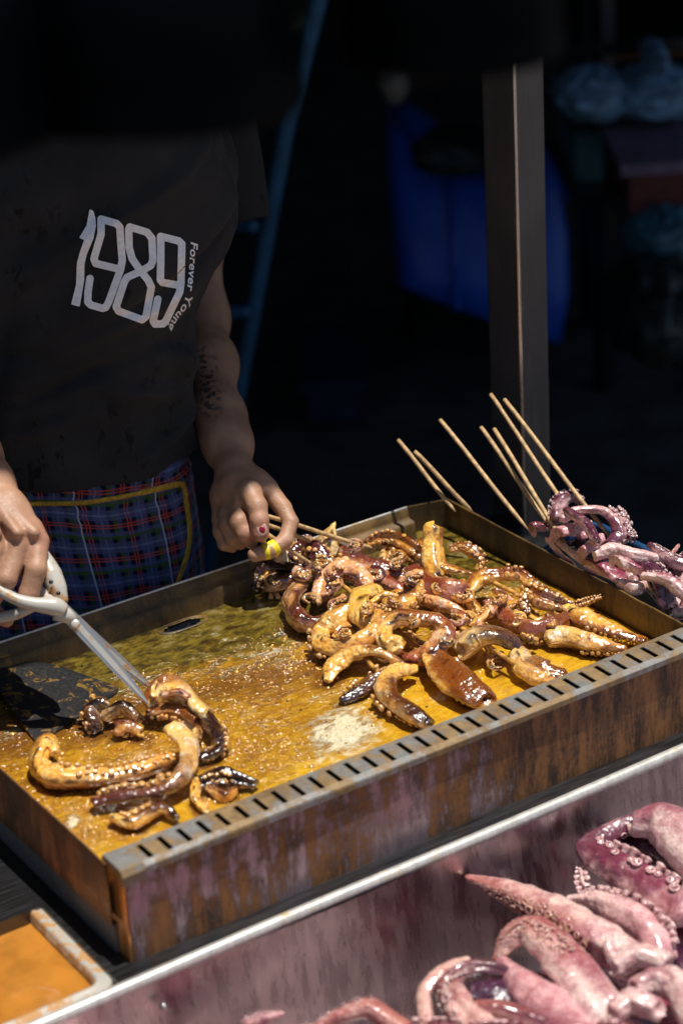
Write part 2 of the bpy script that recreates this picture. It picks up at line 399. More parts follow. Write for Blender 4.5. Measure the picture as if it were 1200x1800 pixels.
BARE = [(605, 1285, 70, 42, 1.0), (560, 1330, 18, 10, .7), (130, 1445, 14, 10, .9), (770, 1225, 22, 12, .8), (640, 1305, 40, 22, .6), (460, 1150, 60, 10, .42), (520, 1105, 50, 10, .5), (400, 1130, 60, 12, .38), (440, 1265, 35, 20, .4), (350, 1115, 30, 8, .45)]
def griddle():
    e = empty('griddle', (.36, .25, CZ)); tag(e, 'long steel flat top griddle with rusty sides and a slotted front lip', 'griddle')
    # sauce layer
    nx, ny = 250, 160; v = []; bare = []; thin = []; brown = []; pool = []
    bw = [(P(a, b, FZ), c/1600., d/1600./.45, s) for a, b, c, d, s in BARE]
    for i in range(nx):
        x = -.0145+(LX+.0135)*i/(nx-1)
        for j in range(ny):
            y = .0365+(WY-.0375)*j/(ny-1)
            z = FZ+.0012*nz((x, y, 0), 30)+.0007*nz((x, y, 3), 90)
            v.append((x, y, z))
            k = 0
            for c, ra, rb, s in bw:
                q = (x-c[0], y-c[1]); u = q[0]*.8-q[1]*.55; w = q[0]*.55+q[1]*.8
                k = max(k, s*math.exp(-((u/ra)**2+(w/rb)**2)))
            bare.append(k)
            brown.append(math.exp(-((y-.335+.25*(x-.2))/.075)**2)*min(1, max(0, (.55-x)/.2))*.75+.5*math.exp(-((x-.02)/.09)**2)*max(0, (y-.2)*2.5))
            pool.append(min(1, max(0, (.155-y+.06*nz((x, y, 0), 9, 2))/.07)+max(0, 1.2*math.exp(-((x-.50)/.16)**2-((y-.17)/.09)**2))))
            t = (y-.295+.15*(x-.2))/.14                              # film gets thin towards the back
            thin.append(min(1, max(0, t)))
    dc = P(322, 1099, FZ); vv = np.array(v); hole = (np.abs((vv[:, 0]-dc[0])/.0275)**2.4+np.abs((vv[:, 1]-dc[1])/.0104)**2.4) < 1
    gf = [q for q in grid_faces(nx, ny) if not all(hole[i] for i in q)]
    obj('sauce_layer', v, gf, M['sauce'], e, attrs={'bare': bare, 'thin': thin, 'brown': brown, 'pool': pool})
    MB().box((-.0145, .0362, FZ-.018), (LX-.001, WY-.0005, FZ-.013)).build('floor_plate', M['dark_steel'], e)
    # bubbles: too many to count
    m = MB(); NS = 8; s8 = [(math.cos(a), math.sin(a)) for a in np.linspace(0, 2*math.pi, NS+1)[:-1]]
    for k in range(11000):
        x, y = rng.uniform(0, LX-.02), rng.uniform(.04, .46)
        d = .42+1.1*nz((x, y, 0), 12, 5)+.8*nz((x, y, 0), 45, 6)-max(0, (y-.31)*5)-(.30 if x > .45 else 0)-max(0, min(.5, (.12-y)*5))-(1.2*max((sc*math.exp(-(((x-c[0])/ra)**2+((y-c[1])/rb)**2)) for c, ra, rb, sc in bw)))
        if rng.random() > d: continue
        r = rng.choice([.0007, .0010, .0014, .0020, .0028], p=[.36, .34, .20, .08, .02]); z = FZ+.0012*nz((x, y, 0), 30)+.0007*nz((x, y, 3), 90)-.0001
        vv = []
        for q, h in ((1.05, 0), (.94, .30), (.70, .52), (.36, .66)): vv += [(x+r*q*c, y+r*q*s_, z+r*h*.95) for c, s_ in s8]
        vv.append((x, y, z+r*.68))
        m.add(vv, [(i*NS+q, i*NS+(q+1) % NS, (i+1)*NS+(q+1) % NS, (i+1)*NS+q) for i in range(3) for q in range(NS)]+[(3*NS+q, 3*NS+(q+1) % NS, 4*NS) for q in range(NS)])
    m.build('sauce_bubbles', M['bubble'], e, True, kind='stuff')
    # front channel: face, slotted lip, end plates
    m = MB(); nxx = 90; v = []
    for i in range(nxx):
        x = -.008+(LX+.016)*i/(nxx-1)
        for z in np.linspace(CZ, -.006, 8): v.append((x, .0006*math.sin(x*13)*math.sin((z-CZ)*40), z))
    m.add(v, grid_faces(nxx, 8)); f = m.build('front_panel', M['front_rust'], e, True)
    m = MB(); xs = [-.010]; hole = set()
    k = 0
    while .022+.0222*k+.007 < LX: 
        xs += [.022+.0222*k, .022+.0222*k+.0060]; hole.add(len(xs)-2); k += 1
    xs.append(LX+.008)
    ys = [-.003, .0045, .0315, .038]; zt = lambda x, y: .0012*math.sin(x*9)-(.0025 if y < 0 else 0)
    T = .0018
    def cell(x0, x1, y0, y1):
        q = [(x0, y0), (x1, y0), (x1, y1), (x0, y1)]
        m.add([(x, y, zt(x, y)) for x, y in q]+[(x, y, zt(x, y)-T) for x, y in q], [(0, 1, 2, 3), (7, 6, 5, 4)]+[(i, 4+i, 4+(i+1) % 4, (i+1) % 4) for i in range(4)])
    for i in range(len(xs)-1):
        for j in range(3):
            if i in hole and j == 1: continue
            cell(xs[i], xs[i+1], ys[j], ys[j+1])
    m.box((-.010, -.0042, -.009), (LX+.008, -.0032, -.0027)) 
    m.build('slotted_lip', M['rim_steel'], e)
    m = MB(); m.box((-.0105, .001, CZ), (-.0085, .036, -.007)); m.build('end_plate', M['reflect_steel'], e)
    cp = MB(); pr = [(-.004, -.016), (-.0055, -.004), (-.002, .0018), (.010, .003), (.030, .0028), (.037, .0012), (.037, -.010), (.034, -.012), (.030, -.003), (.004, -.004), (.001, -.012)]
    cp.prism([(b, c) for b, c in pr], -.013, .013, (np.zeros(3), np.array([0, 1., 0]), np.array([0, 0, 1.]), np.array([1., 0, 0])))
    cp.build('lip_corner', M['rim_steel'], e)
    MB().box((-.0085, .0358, CZ), (LX, .0364, -.0022)).build('inner_panel', M['wall_sauce'], e)
    # left side panel over the burner body
    m = MB(); n = 50; v = []
    for i in range(n):
        y = .0215+(WY-.015)*i/(n-1)
        for z in (-.074, -.05, -.02, -.001, .0004, -.001, -.02, -.05): v.append((-.0165+(-.0009 if z < 0 and len(v) % 8 < 4 else .0009)*(1 if z < 0 else 0)+.0008*math.sin(y*17), y, z))
    m.add(v, grid_faces(n, 8, True)); m.build('side_panel', M['side_rust'], e, True)
    MB().box((-.0145, .0255, CZ), (-.0107, WY+.004, -.0745)).build('burner_body', M['dark_steel'], e)
    # back wall with a ledge and a rolled rim
    m = MB(); n = 50; pr = [(WY+.004, CZ), (WY+.004, -.001), (WY+.0025, .0015), (WY, .0), (WY-.003, -.008), (WY-.004, -.012), (WY-.013, -.013), (WY-.016, -.0165), (WY-.017, -.030), (WY-.019, FZ-.002)]
    v = []
    for i in range(n):
        x = -.018+(.683+.018)*i/(n-1)
        for k, (y, z) in enumerate(pr): v.append((x, y+.0007*nz((x*20, k, 0)), z+.0006*nz((x*25, k, 4))))
    m.add(v, grid_faces(n, len(pr))); m.build('back_wall', M['wall_sauce'], e, True)
    m = MB(); m.tube([(x, WY+.0022, .0012) for x in np.linspace(-.018, .683, 30)], .0016, 8); m.build('back_rim', M['edge_steel'], e, True)  # pale steel puts the rim's highlight into its colour
    m = MB(); a, b = np.array([.682, WY+.003]), np.array([.737, WY-.012])
    m.prism([tuple(a), tuple(b), tuple(b+[0, .003]), tuple(a+[0, .003])], FZ-.002, .001); m.build('corner_piece', M['wall_sauce'], e)
    # right end wall
    m = MB(); n = 60; v = []
    for i in range(n):
        y = .0368+(WY-.047)*i/(n-1); zt_ = .0045+.0007*nz((y*30, 1, 2))
        for dx, z in ((0, FZ-.002), (0, -.02), (-.0006, zt_-.001), (0, zt_), (.0016, zt_), (.0022, zt_-.001), (.0022, CZ)): v.append((LX+dx+.0008*math.sin(y*11), y, z))
    m.add(v, grid_faces(n, 7)); m.build('end_wall', M['wall_sauce'], e, True)
    # drain slot near the back edge
    c = P(322, 1099, FZ); 
    m = MB(); ring = []
    for k in range(28):
        a = 2*math.pi*k/28; ring.append((math.copysign(abs(math.cos(a))**.7, math.cos(a))*.029, math.sin(a)*.0110))
    d = np.array([.995, .02])
    V = []
    for s, dz in ((1.20, .0002), (1.08, .0014), (1.0, .0012), (.93, -.001), (.9, -.010), (.6, -.011), (.001, -.011)):
        V += [(c[0]+x*s, c[1]+y*s, FZ+dz+.0005) for x, y in ring]
    m.add(V, [(i*28+k, i*28+(k+1) % 28, (i+1)*28+(k+1) % 28, (i+1)*28+k) for i in range(6) for k in range(28)])
    o = m.build('drain_slot', [M['wall_sauce'], M['black_metal']], e, True)
    for p_ in o.data.polygons: p_.material_index = 1 if p_.index >= 3*28 else 0
def bubble_mat():
    m, nt, b = new_mat('sauce_bubble')
    n = noi(nt, pos(nt), 60)
    nt.links.new(mix(nt, ramp(nt, n, .4, .6), (.40, .15, .012), (.66, .34, .03)), b.inputs['Base Color'])
    b.inputs['Roughness'].default_value = .2; b.inputs['Specular IOR Level'].default_value = 1.0; b.inputs['Coat Weight'].default_value = 1.0; b.inputs['Coat Roughness'].default_value = .15; b.inputs['Coat IOR'].default_value = 2.0
    return m
M['bubble'] = bubble_mat(); M['reflect_steel'] = brushed('sauce_reflection_steel', (.78, .36, .11), .26); M['reflect_steel'].node_tree.nodes['Principled BSDF'].inputs['Metallic'].default_value = .6  # orange reflection of the sauce pan is put into the end plate's colour
griddle()

# char crumbs burnt onto the floor
m = MB()
for k in range(160):
    x, y = rng.uniform(.0, .7), rng.uniform(.05, .47); r = rng.uniform(.0006, .0019)
    vv = [(x+r*a*rng.uniform(.6, 1.3), y+r*b*rng.uniform(.6, 1.3), FZ+.0006+r*c*.6) for a, b, c in ((1, 0, 0), (0, 1, 0), (-1, 0, 0), (0, -1, 0), (0, 0, 1))]
    m.add(vv, [(0, 1, 4), (1, 2, 4), (2, 3, 4), (3, 0, 4)])
tag(m.build('char_crumbs', M['black_iron']), 'tiny burnt crumbs scattered in the yellow griddle sauce', 'crumbs', kind='stuff')

# ------------------------------------------------------------------ octopus arms
def lerp(a, b, t): return a+(b-a)*t
PIG = {  # flesh, skin
    'yellow': ((1.0, .70, .25), (.30, .10, .025)),
    'brown':  ((.80, .46, .15), (.21, .075, .020)),
    'purple': ((.78, .50, .38), (.095, .022, .034)),
    'pink':   ((.90, .58, .44), (.30, .075, .075)),
    'red':    ((.78, .42, .26), (.24, .060, .045)),
    'dark':   ((.72, .48, .28), (.026, .010, .014)),
    'cream':  ((.95, .80, .52), (.32, .16, .09)),
    'raw':    ((.78, .52, .50), (.13, .035, .065)),
    'rawpink':((.80, .46, .46), (.27, .05, .09)),
    'rawpale':((.88, .68, .62), (.40, .12, .17)),
    'rawdark':((.60, .36, .40), (.07, .018, .05)),
    'rawtan': ((.84, .56, .46), (.50, .20, .16)),
}
class Arm:
    """an octopus arm: a tapering lumpy body along a curve; angles are measured round it:
    0 its left side seen from the camera, 90 the upper side that faces the camera, 180 its right side"""
    def __init__(s, pts, rad, z0, flat=.85, seed=0, lump=.13, pig='yellow', pig2=None, skin=(.5, .5), sa=None, ang=0, amp=.45, char=0.0, ends=('cut', 'cut'), nth=32, wr=None, frill=.18, gut=None):
        ctl = np.array([P(px, py, z0+h/1000.) for px, py, h in pts])
        n0 = 24*len(pts); c = crom(ctl, n0)
        rp = np.array(rad, float)*(1.12 if z0 == FZ else .94 if z0 == RZ else 1.06)
        u = np.linspace(0, len(pts)-1, n0); rr = np.interp(u, np.linspace(0, len(pts)-1, len(rp)), rp)
        k = np.ones(9)/9; rr = np.convolve(np.pad(rr, 4, 'edge'), k, 'valid')
        c4 = np.c_[c, rr]; L = np.linalg.norm(np.diff(c, axis=0), axis=1).sum()
        dp = depth(c[len(c)//2]); s.ppm = F/dp
        rm = max(rp.mean()/s.ppm, .002)
        m = int(np.clip(L/(rm*.17), 18, 110))
        c4 = resample(c4, m); c = c4[:, :3]; rr = c4[:, 3]/s.ppm
        # round off the two ends
        T = np.gradient(c, axis=0); T /= np.linalg.norm(T, axis=1)[:, None]
        for _ in range(2): T[1:-1] = (T[:-2]+T[1:-1]*2+T[2:])/4
        T /= np.linalg.norm(T, axis=1)[:, None]
        pre, post = [], []
        for side, kind in ((0, ends[0]), (1, ends[1])):
            i = 0 if side == 0 else -1; sg = -1 if side == 0 else 1
            prof = [(.25, .97), (.42, .86), (.52, .66), (.56, .36), (.57, .02)] if kind == 'cut' else [(.35, .96), (.65, .82), (.88, .58), (1.0, .3), (1.04, .02)]
            ks = .55 if kind == 'cut' else 1.0
            for d, q in prof: (pre if side == 0 else post).append((c[i]+sg*T[i]*rr[i]*d*ks*1.4, rr[i]*q, T[i], i))
        pre = pre[::-1]
        C = np.array([x[0] for x in pre]+list(c)+[x[0] for x in post]); Rr = np.array([x[1] for x in pre]+list(rr)+[x[1] for x in post])
        TT = np.array([x[2] for x in pre]+list(T)+[x[2] for x in post])
        s.C, s.R, s.T, s.n = C, Rr, TT, len(C); s.nth = nth; s.flat = flat; s.seed = seed
        S = np.r_[0, np.cumsum(np.linalg.norm(np.diff(C, axis=0), axis=1))]; s.S = S; tt = S/S[-1]
        V = CAM-C; V /= np.linalg.norm(V, axis=1)[:, None]
        e1 = np.cross(V, TT); e1 /= np.linalg.norm(e1, axis=1)[:, None]
        for _ in range(6):
            e1[1:-1] = e1[:-2]+e1[1:-1]*2+e1[2:]; e1 -= TT*(e1*TT).sum(1)[:, None]; e1 /= np.linalg.norm(e1, axis=1)[:, None]
        e2 = np.cross(TT, e1); s.e1, s.e2 = e1, e2
        fa, sk = PIG[pig]; fb, sk2 = PIG[pig2 or pig]
        verts, col = [], []
        cooked = z0 == FZ; wr = wr if wr is not None else (.11 if cooked else .06)
        s.sa = sa; rs_ = random.Random(seed); rid = R(ang)+rs_.uniform(.9, 2.0) if sa is None else R(sa)+1.35; nc = 5; cut = (rs_.uniform(0, 6.28), rs_.uniform(0, 6.28))
        rib = rs_.uniform(.58, .85) if (cooked or z0 == RZ) and flat > .75 else 1; rb0 = rs_.uniform(0, 3.14); rtw = rs_.uniform(-2.6, 2.6)
        if gut is None: gut = (rid-1.25+rs_.uniform(-.2, .2), rs_.uniform(.30, .55) if cooked else rs_.uniform(.0, .25))
        elif gut: gut = (R(gut[0]), gut[1])
        else: gut = (0, 0)
        for i in range(s.n):
            for k in range(nth):
                a = 2*math.pi*k/nth; ca, sn = math.cos(a), math.sin(a)
                d = e1[i]*ca+e2[i]*sn
                r = Rr[i]
                q = 1.0
                if sa is not None:
                    da = (a-R(sa)+math.pi) % (2*math.pi)-math.pi
                    q -= .20*math.exp(-(da/.38)**2); q += .07*math.exp(-((abs(da)-.75)/.3)**2)
                w = C[i]+d*r
                q += lump*nz(w, .55/max(rm, .003), seed)+wr*nz(w, 2.1/max(rm, .003), seed+3)+(.22 if cooked else .10)*nz((tt[i]*S[-1]/max(rm, .003)*.45, seed, 0), 1.0, 8)
                if rib < 1: bb = rb0+rtw*tt[i]; q *= 1/math.sqrt(math.cos(a-bb)**2+(math.sin(a-bb)/rib)**2)*1.12
                dg = (a-gut[0]+math.pi) % (2*math.pi)-math.pi; tw = .5+.5*math.sin(tt[i]*5.1+seed); gw = math.exp(-(dg/.48)**2); q -= gut[1]*gw*(.35+.65*tw)
                dr = (a-rid+math.pi) % (2*math.pi)-math.pi; ew = math.exp(-(dr/.22)**2)           # thin frilled edges where the arm was slit
                q += frill*(1+.8*nz(w, 1.5/max(rm, .003), seed+31))*math.exp(-(dr/.20)**2)
                dr = (a-rid-2.5+math.pi) % (2*math.pi)-math.pi; q += .6*frill*(1+.8*nz(w, 1.3/max(rm, .003), seed+33))*math.exp(-(dr/.22)**2)
                q -= .5*frill*math.exp(-((dr+1.25)/.6)**2)
                # flattened towards the floor
                off = d*r*q; off[2] *= flat
                v = C[i]+off
                if i < nc or i >= s.n-nc:                              # slanted, ragged cuts at the ends
                    g_ = (nc-i)/nc if i < nc else (i-(s.n-1-nc))/nc; sg = -1 if i < nc else 1
                    v = v+TT[i]*sg*g_*Rr[min(max(i, nc), s.n-1-nc)]*(.42*math.cos(a-cut[0 if i < nc else 1])+.45*nz(w, 1.1/max(rm, .003), seed+41))
                verts.append(v)
                t = tt[i]
                f = np.array(lerp(np.array(fa), np.array(fb), t)); g = np.array(lerp(np.array(sk), np.array(sk2), t))
                x = lerp(skin[0], skin[1], t)+amp*math.cos(a-R(ang))+.38*nz(w, .45/max(rm, .003), seed+9)+.25*nz(w, 1.6/max(rm, .003), seed+11)
                x = min(1, max(0, (x-.5)*1.7+.5)); x = x*x*(3-2*x)
                cc = f*(1-x)+g*x
                if cooked:
                    sh_ = min(1, max(0, 1.5*ew*(.35+nz(w, 1.0/max(rm, .003), seed+51)*1.6))); cc = cc*(1-sh_)+np.array((.055, .020, .010))*sh_
                    sh_ = min(.8, gut[1]*1.6*gw*tw*(.6+nz(w, .8/max(rm, .003), seed+52))) if seed % 2 else 0; sh_ = max(0, sh_); cc = cc*(1-sh_)+np.array(sk)*.7*sh_
                if char > 0:
                    h = nz(w, .7/max(rm, .003), seed+21)+.5*nz(w, 2.5/max(rm, .003), seed+22)
                    h = min(1, max(0, (h-.55+char*.6)*4)); cc = cc*(1-h)+np.array((.02, .009, .006))*h
                col.append(cc)
        s.verts = np.array(verts); s.col = np.array(col)
        zmin = z0+.0006
        if FZ-.001 <= z0 <= FZ+.001: s.verts[:, 2] = np.maximum(s.verts[:, 2], zmin); s.verts[:, 0] = np.minimum(s.verts[:, 0], LX-.001)
        if z0 == RZ: s.verts[:, 0] = np.maximum(s.verts[:, 0], LX+.0045)
        s.faces = grid_faces(s.n, nth, True)+[tuple(range(nth-1, -1, -1)), tuple(range((s.n-1)*nth, s.n*nth))]
    def suckers(s, t0, t1, size, spread=.42, stalk=.7, bead=True, jit=.30, rows=(-1, 1)):
        """two staggered rows of suckers along the arm's sucker side"""
        V, Fc, Cl = [], [], []
        a0 = R(s.sa); st = s.S[-1]*t0; k = 0; off = 0
        while st < s.S[-1]*t1:
            i = int(np.searchsorted(s.S, st)); i = min(max(i, 1), s.n-2)
            r = s.R[i]; rs = max(r*size, .0009)*rng.uniform(1-jit, 1+jit)
            for row in ((rows[k % 2],) if len(rows) > 1 else rows):
                a = a0+row*spread+rng.uniform(-.16, .16)
                if rng.random() < .07: continue
                d = s.e1[i]*math.cos(a)+s.e2[i]*math.sin(a); nrm = d.copy(); nrm /= np.linalg.norm(nrm)
                b = d*r*.93; b[2] *= s.flat; b = s.C[i]+b
                t1v = s.T[i]-nrm*(s.T[i]@nrm); t1v /= np.linalg.norm(t1v); t2v = np.cross(nrm, t1v)
                pr = [(.55, -.5), (.72, .15), (1.0, stalk*.75), (1.08, stalk*1.05), (.88, stalk*1.3), (.55, stalk*.8), (.02, stalk*.55)] if not bead else [(.55, -.5), (.72, .15), (1.0, stalk*.75), (1.0, stalk*1.1), (.80, stalk*1.5), (.45, stalk*(1.62 if bead else 1.35)), (.02, stalk*(1.5 if bead else 1.05))]
                base = off
                for q, h in pr:
                    for m in range(9):
                        an = 2*math.pi*m/9; V.append(b+(t1v*math.cos(an)+t2v*math.sin(an))*rs*q+nrm*rs*h)
                Fc += [(base+i_*9+m, base+i_*9+(m+1) % 9, base+(i_+1)*9+(m+1) % 9, base+(i_+1)*9+m) for i_ in range(6) for m in range(9)]
                off += 63
                c = s.sc*rng.uniform(.75, 1.05)
                if bead: Cl += [c]*63
                else: Cl += [c*.8]*18+[c*1.1]*27+[c*np.array((.55, .38, .40))]*18
            st += rs*(1.15 if len(rows) > 1 else 2.2); k += 1
        return np.array(V), Fc, np.array(Cl)
CONTACT = []
def arm(parent, pts, rad, suck=None, mat='cooked', name='octopus_arm', z0=FZ, scol=None, top=None, label=None, **k):
    A = Arm(pts, rad, z0, **k)
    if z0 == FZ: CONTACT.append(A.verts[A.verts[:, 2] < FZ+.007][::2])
    o = obj(name, A.verts, A.faces, M[mat], parent, attrs={'pigment': A.col})
    if label: o['label'] = label
    if suck:
        A.sc = np.array(scol or (.78, .52, .26))
        for sp in (suck if isinstance(suck, list) else [suck]):
            if A.sa is None: A.sa = 270
            sp = dict(sp); 
            if 'sa' in sp: A.sa = sp.pop('sa')
            if mat == 'raw': sp.setdefault('bead', False)
            V, Fc, Cl = A.suckers(**sp)
            if len(V): obj('suckers', V, Fc, M[mat], o, attrs={'pigment': Cl}, kind='stuff')
    return o

def stick(parent, a, b, r=.0027, mat='bamboo_sauced', name='stick'):
    a, b = np.asarray(a, float), np.asarray(b, float); n = 14
    pts = [a+(b-a)*t+np.array([0, 0, .0008*math.sin(t*7)]) for t in np.linspace(0, 1, n)]
    m = MB(); m.tube(pts, [r*.9]+[r]*(n-3)+[r*.8, r*.25], 12); return m.build(name, M[mat], parent, True)
def F_(px, py, h): return P(px, py, FZ+h/1000.)
SK = 'grilled octopus skewers heaped on the griddle'
def skewer(name, px, py, label, group=SK, z=FZ, cat='octopus skewer'):
    p = P(px, py, z); e = empty(name, tuple(p)); tag(e, label, cat, group); return e

# --- skewer whose big crescent and arch lie at the left of the heap
k = skewer('octopus_skewer', 600, 1060, 'sauced octopus skewer starting with a big dark crescent at the left edge of the heap')
stick(k, F_(545, 985, 34), F_(745, 1141, 17))
arm(k, [(562, 1004, 30), (532, 1024, 26), (514, 1056, 20), (524, 1086, 18), (553, 1097, 18), (590, 1080, 22)], [13, 18, 23, 25, 21, 10], pig='dark', pig2='red', skin=(.35, .5), ang=0, amp=.62, seed=1, lump=.16, char=.12)
arm(k, [(566, 1049, 22), (578, 1016, 34), (608, 1002, 42), (634, 1015, 40), (640, 1040, 32), (622, 1064, 24)], [17, 19, 18, 15, 13, 9], pig='pink', pig2='purple', skin=(.45, .6), ang=0, amp=-.3, seed=2)
arm(k, [(676, 1062, 34), (656, 1039, 44), (634, 1045, 46), (632, 1076, 42), (648, 1101, 34)], [10, 17, 17, 18, 10], pig='yellow', skin=(.05, .15), seed=3, ang=0, char=.32)
arm(k, [(640, 1101, 30), (668, 1092, 38), (694, 1086, 40), (716, 1090, 32)], [12, 17, 15, 9], pig='cream', pig2='yellow', skin=(.2, .1), seed=4)
arm(k, [(692, 1134, 34), (676, 1126, 34), (679, 1100, 40), (708, 1083, 48), (741, 1080, 52), (768, 1091, 46), (783, 1112, 36), (770, 1136, 28), (746, 1155, 18), (716, 1158, 14), (694, 1146, 12)], [20, 18, 15, 16, 16, 16, 20, 22, 18, 14, 7], pig='yellow', pig2='pink', skin=(.0, .95), ang=0, amp=.18, seed=5, lump=.17, char=.16)
arm(k, [(745, 1152, 16), (774, 1163, 12)], [16, 10], pig='purple', skin=(.8, .8), seed=6, sa=180, suck=dict(t0=.1, t1=.95, size=.26))

# --- skewer nearest the front lip
k = skewer('octopus_skewer', 650, 1170, 'short sauced octopus skewer with pale curled end nearest the bare metal patch')
stick(k, F_(585, 1086, 30), F_(672, 1192, 16))
arm(k, [(611, 1076, 34), (584, 1090, 30), (562, 1109, 22), (567, 1133, 18), (600, 1141, 20), (637, 1128, 30), (662, 1104, 38), (668, 1078, 42), (660, 1066, 40)], [20, 21, 16, 18, 19, 16, 13, 11, 7], pig='yellow', pig2='brown', skin=(.15, .6), sa=180, ang=180, amp=.35, seed=7, lump=.17, char=.12, suck=dict(t0=.25, t1=.95, size=.30, sa=180))
arm(k, [(616, 1112, 20), (592, 1117, 16), (588, 1104, 18)], [9, 11, 7], pig='yellow', skin=(.2, .2), seed=8)
arm(k, [(577, 1196, 7), (588, 1170, 14), (612, 1151, 22), (640, 1143, 28), (668, 1146, 28), (692, 1160, 22), (704, 1171, 16), (684, 1180, 16), (658, 1191, 13), (632, 1213, 9), (602, 1230, 6)], [8, 17, 20, 17, 14, 12, 11, 12, 13, 13, 8], pig='yellow', pig2='dark', skin=(-.35, 1.35), ang=0, amp=.3, sa=180, seed=9, lump=.12, char=.05, suck=dict(t0=.70, t1=.97, size=.42, spread=.5, sa=205))
arm(k, [(728, 1174, 18), (700, 1178, 22), (680, 1192, 22), (678, 1215, 18), (696, 1236, 15), (724, 1254, 13), (752, 1273, 10)], [9, 15, 18, 22, 20, 18, 11], pig='yellow', pig2='dark', skin=(-.1, .9), ang=0, amp=.45, seed=10, sa=180, lump=.10, char=.10, suck=dict(t0=.45, t1=.93, size=.26, spread=.45, sa=190))

# --- skewer ending in a broad brown piece at the slotted lip
k = skewer('octopus_skewer', 850, 1170, 'sauced octopus skewer with pale blunt pieces pushed against the slotted lip')
stick(k, F_(800, 1097, 32), F_(940, 1190, 15))
arm(k, [(815, 1140, 24), (833, 1122, 30), (866, 1116, 34), (897, 1128, 26), (917, 1146, 17)], [22, 26, 22, 18, 9], pig='cream', pig2='dark', skin=(-.1, 1.1), ang=0, amp=.4, seed=11, char=.12)
arm(k, [(908, 1146, 18), (925, 1172, 18), (950, 1184, 16), (986, 1190, 14)], [13, 24, 24, 13], pig='cream', pig2='brown', skin=(.0, .35), seed=12, lump=.22, gut=(60, .4))
arm(k, [(762, 1152, 24), (782, 1176, 22), (812, 1202, 19), (850, 1230, 14)], [20, 27, 30, 24], pig='yellow', pig2='brown', skin=(-.1, .75), ang=40, amp=.95, seed=13, sa=180, lump=.2, char=.12, flat=.6, gut=(75, .42), suck=dict(t0=.35, t1=.85, size=.16, spread=.35, sa=185))
arm(k, [(790, 1130, 20), (800, 1108, 26), (812, 1095, 26)], [9, 10, 6], pig='brown', skin=(.8, .8), seed=14, sa=90, suck=dict(t0=.1, t1=.95, size=.35, sa=90))
arm(k, [(855, 1128, 24), (858, 1146, 12), (860, 1158, 6)], [9, 6, 2.5], pig='yellow', skin=(.2, .2), seed=15, ends=('cut', 'tip'))

# --- skewer along the right end wall
k = skewer('octopus_skewer', 950, 1070, 'sauced octopus skewer with a bumpy brown arm arched beside the right end wall')
stick(k, F_(842, 1013, 34), F_(1046, 1112, 14))
arm(k, [(820, 1042, 26), (845, 1018, 34), (888, 1009, 38), (924, 1016, 38), (936, 1033, 34), (921, 1051, 28), (924, 1077, 18)], [14, 20, 17, 15, 15, 12, 8], pig='yellow', pig2='brown', skin=(.3, .7), sa=60, seed=16, lump=.18, wr=.09, suck=[dict(t0=.42, t1=.98, size=.30, spread=.55, sa=60), dict(t0=.75, t1=.98, size=.36, spread=.6, sa=150)])
arm(k, [(812, 1022, 34), (822, 1050, 26), (838, 1074, 16)], [8, 9, 12], pig='yellow', skin=(.25, .15), seed=17)
arm(k, [(925, 1042, 30), (952, 1054, 28), (976, 1062, 25), (1000, 1069, 22)], [15, 19, 19, 13], pig='brown', skin=(.6, .7), sa=60, seed=18, wr=.1, suck=dict(t0=.05, t1=.95, size=.22, spread=.6, sa=65))
arm(k, [(1004, 1067, 18), (1032, 1058, 18), (1068, 1045, 20)], [10, 8, 4], pig='brown', skin=(.5, .6), sa=60, seed=19, ends=('cut', 'tip'), suck=dict(t0=.05, t1=.9, size=.30, sa=60))
arm(k, [(996, 1070, 22), (1020, 1087, 20), (1064, 1106, 17), (1132, 1127, 11)], [12, 18, 17, 8], pig='yellow', pig2='brown', skin=(.15, 1.0), lump=.2, char=.1, ang=180, sa=150, seed=20, suck=dict(t0=.35, t1=.97, size=.20, spread=.5, sa=150))
arm(k, [(878, 1062, 24), (896, 1092, 20), (934, 1110, 18), (974, 1101, 18), (1000, 1084, 18)], [13, 21, 20, 18, 12], pig='pink', pig2='brown', skin=(.2, .6), ang=90, sa=180, seed=21, suck=dict(t0=.35, t1=.9, size=.20, spread=.4, sa=190))
arm(k, [(892, 1054, 22), (866, 1074, 18), (838, 1094, 16)], [13, 14, 12], pig='pink', skin=(.1, .2), seed=22, sa=180, suck=dict(t0=.1, t1=.9, size=.22, sa=170))
arm(k, [(966, 1124, 14), (995, 1121, 14), (1040, 1134, 13), (1094, 1142, 11)], [13, 18, 17, 9], pig='cream', pig2='brown', skin=(-.1, .8), lump=.2, char=.1, ang=180, sa=160, seed=23, suck=dict(t0=.5, t1=.96, size=.22, sa=165))
arm(k, [(928, 1081, 12), (945, 1090, 12), (962, 1082, 12)], [7, 7, 5], pig='yellow', skin=(0, 0), seed=24)

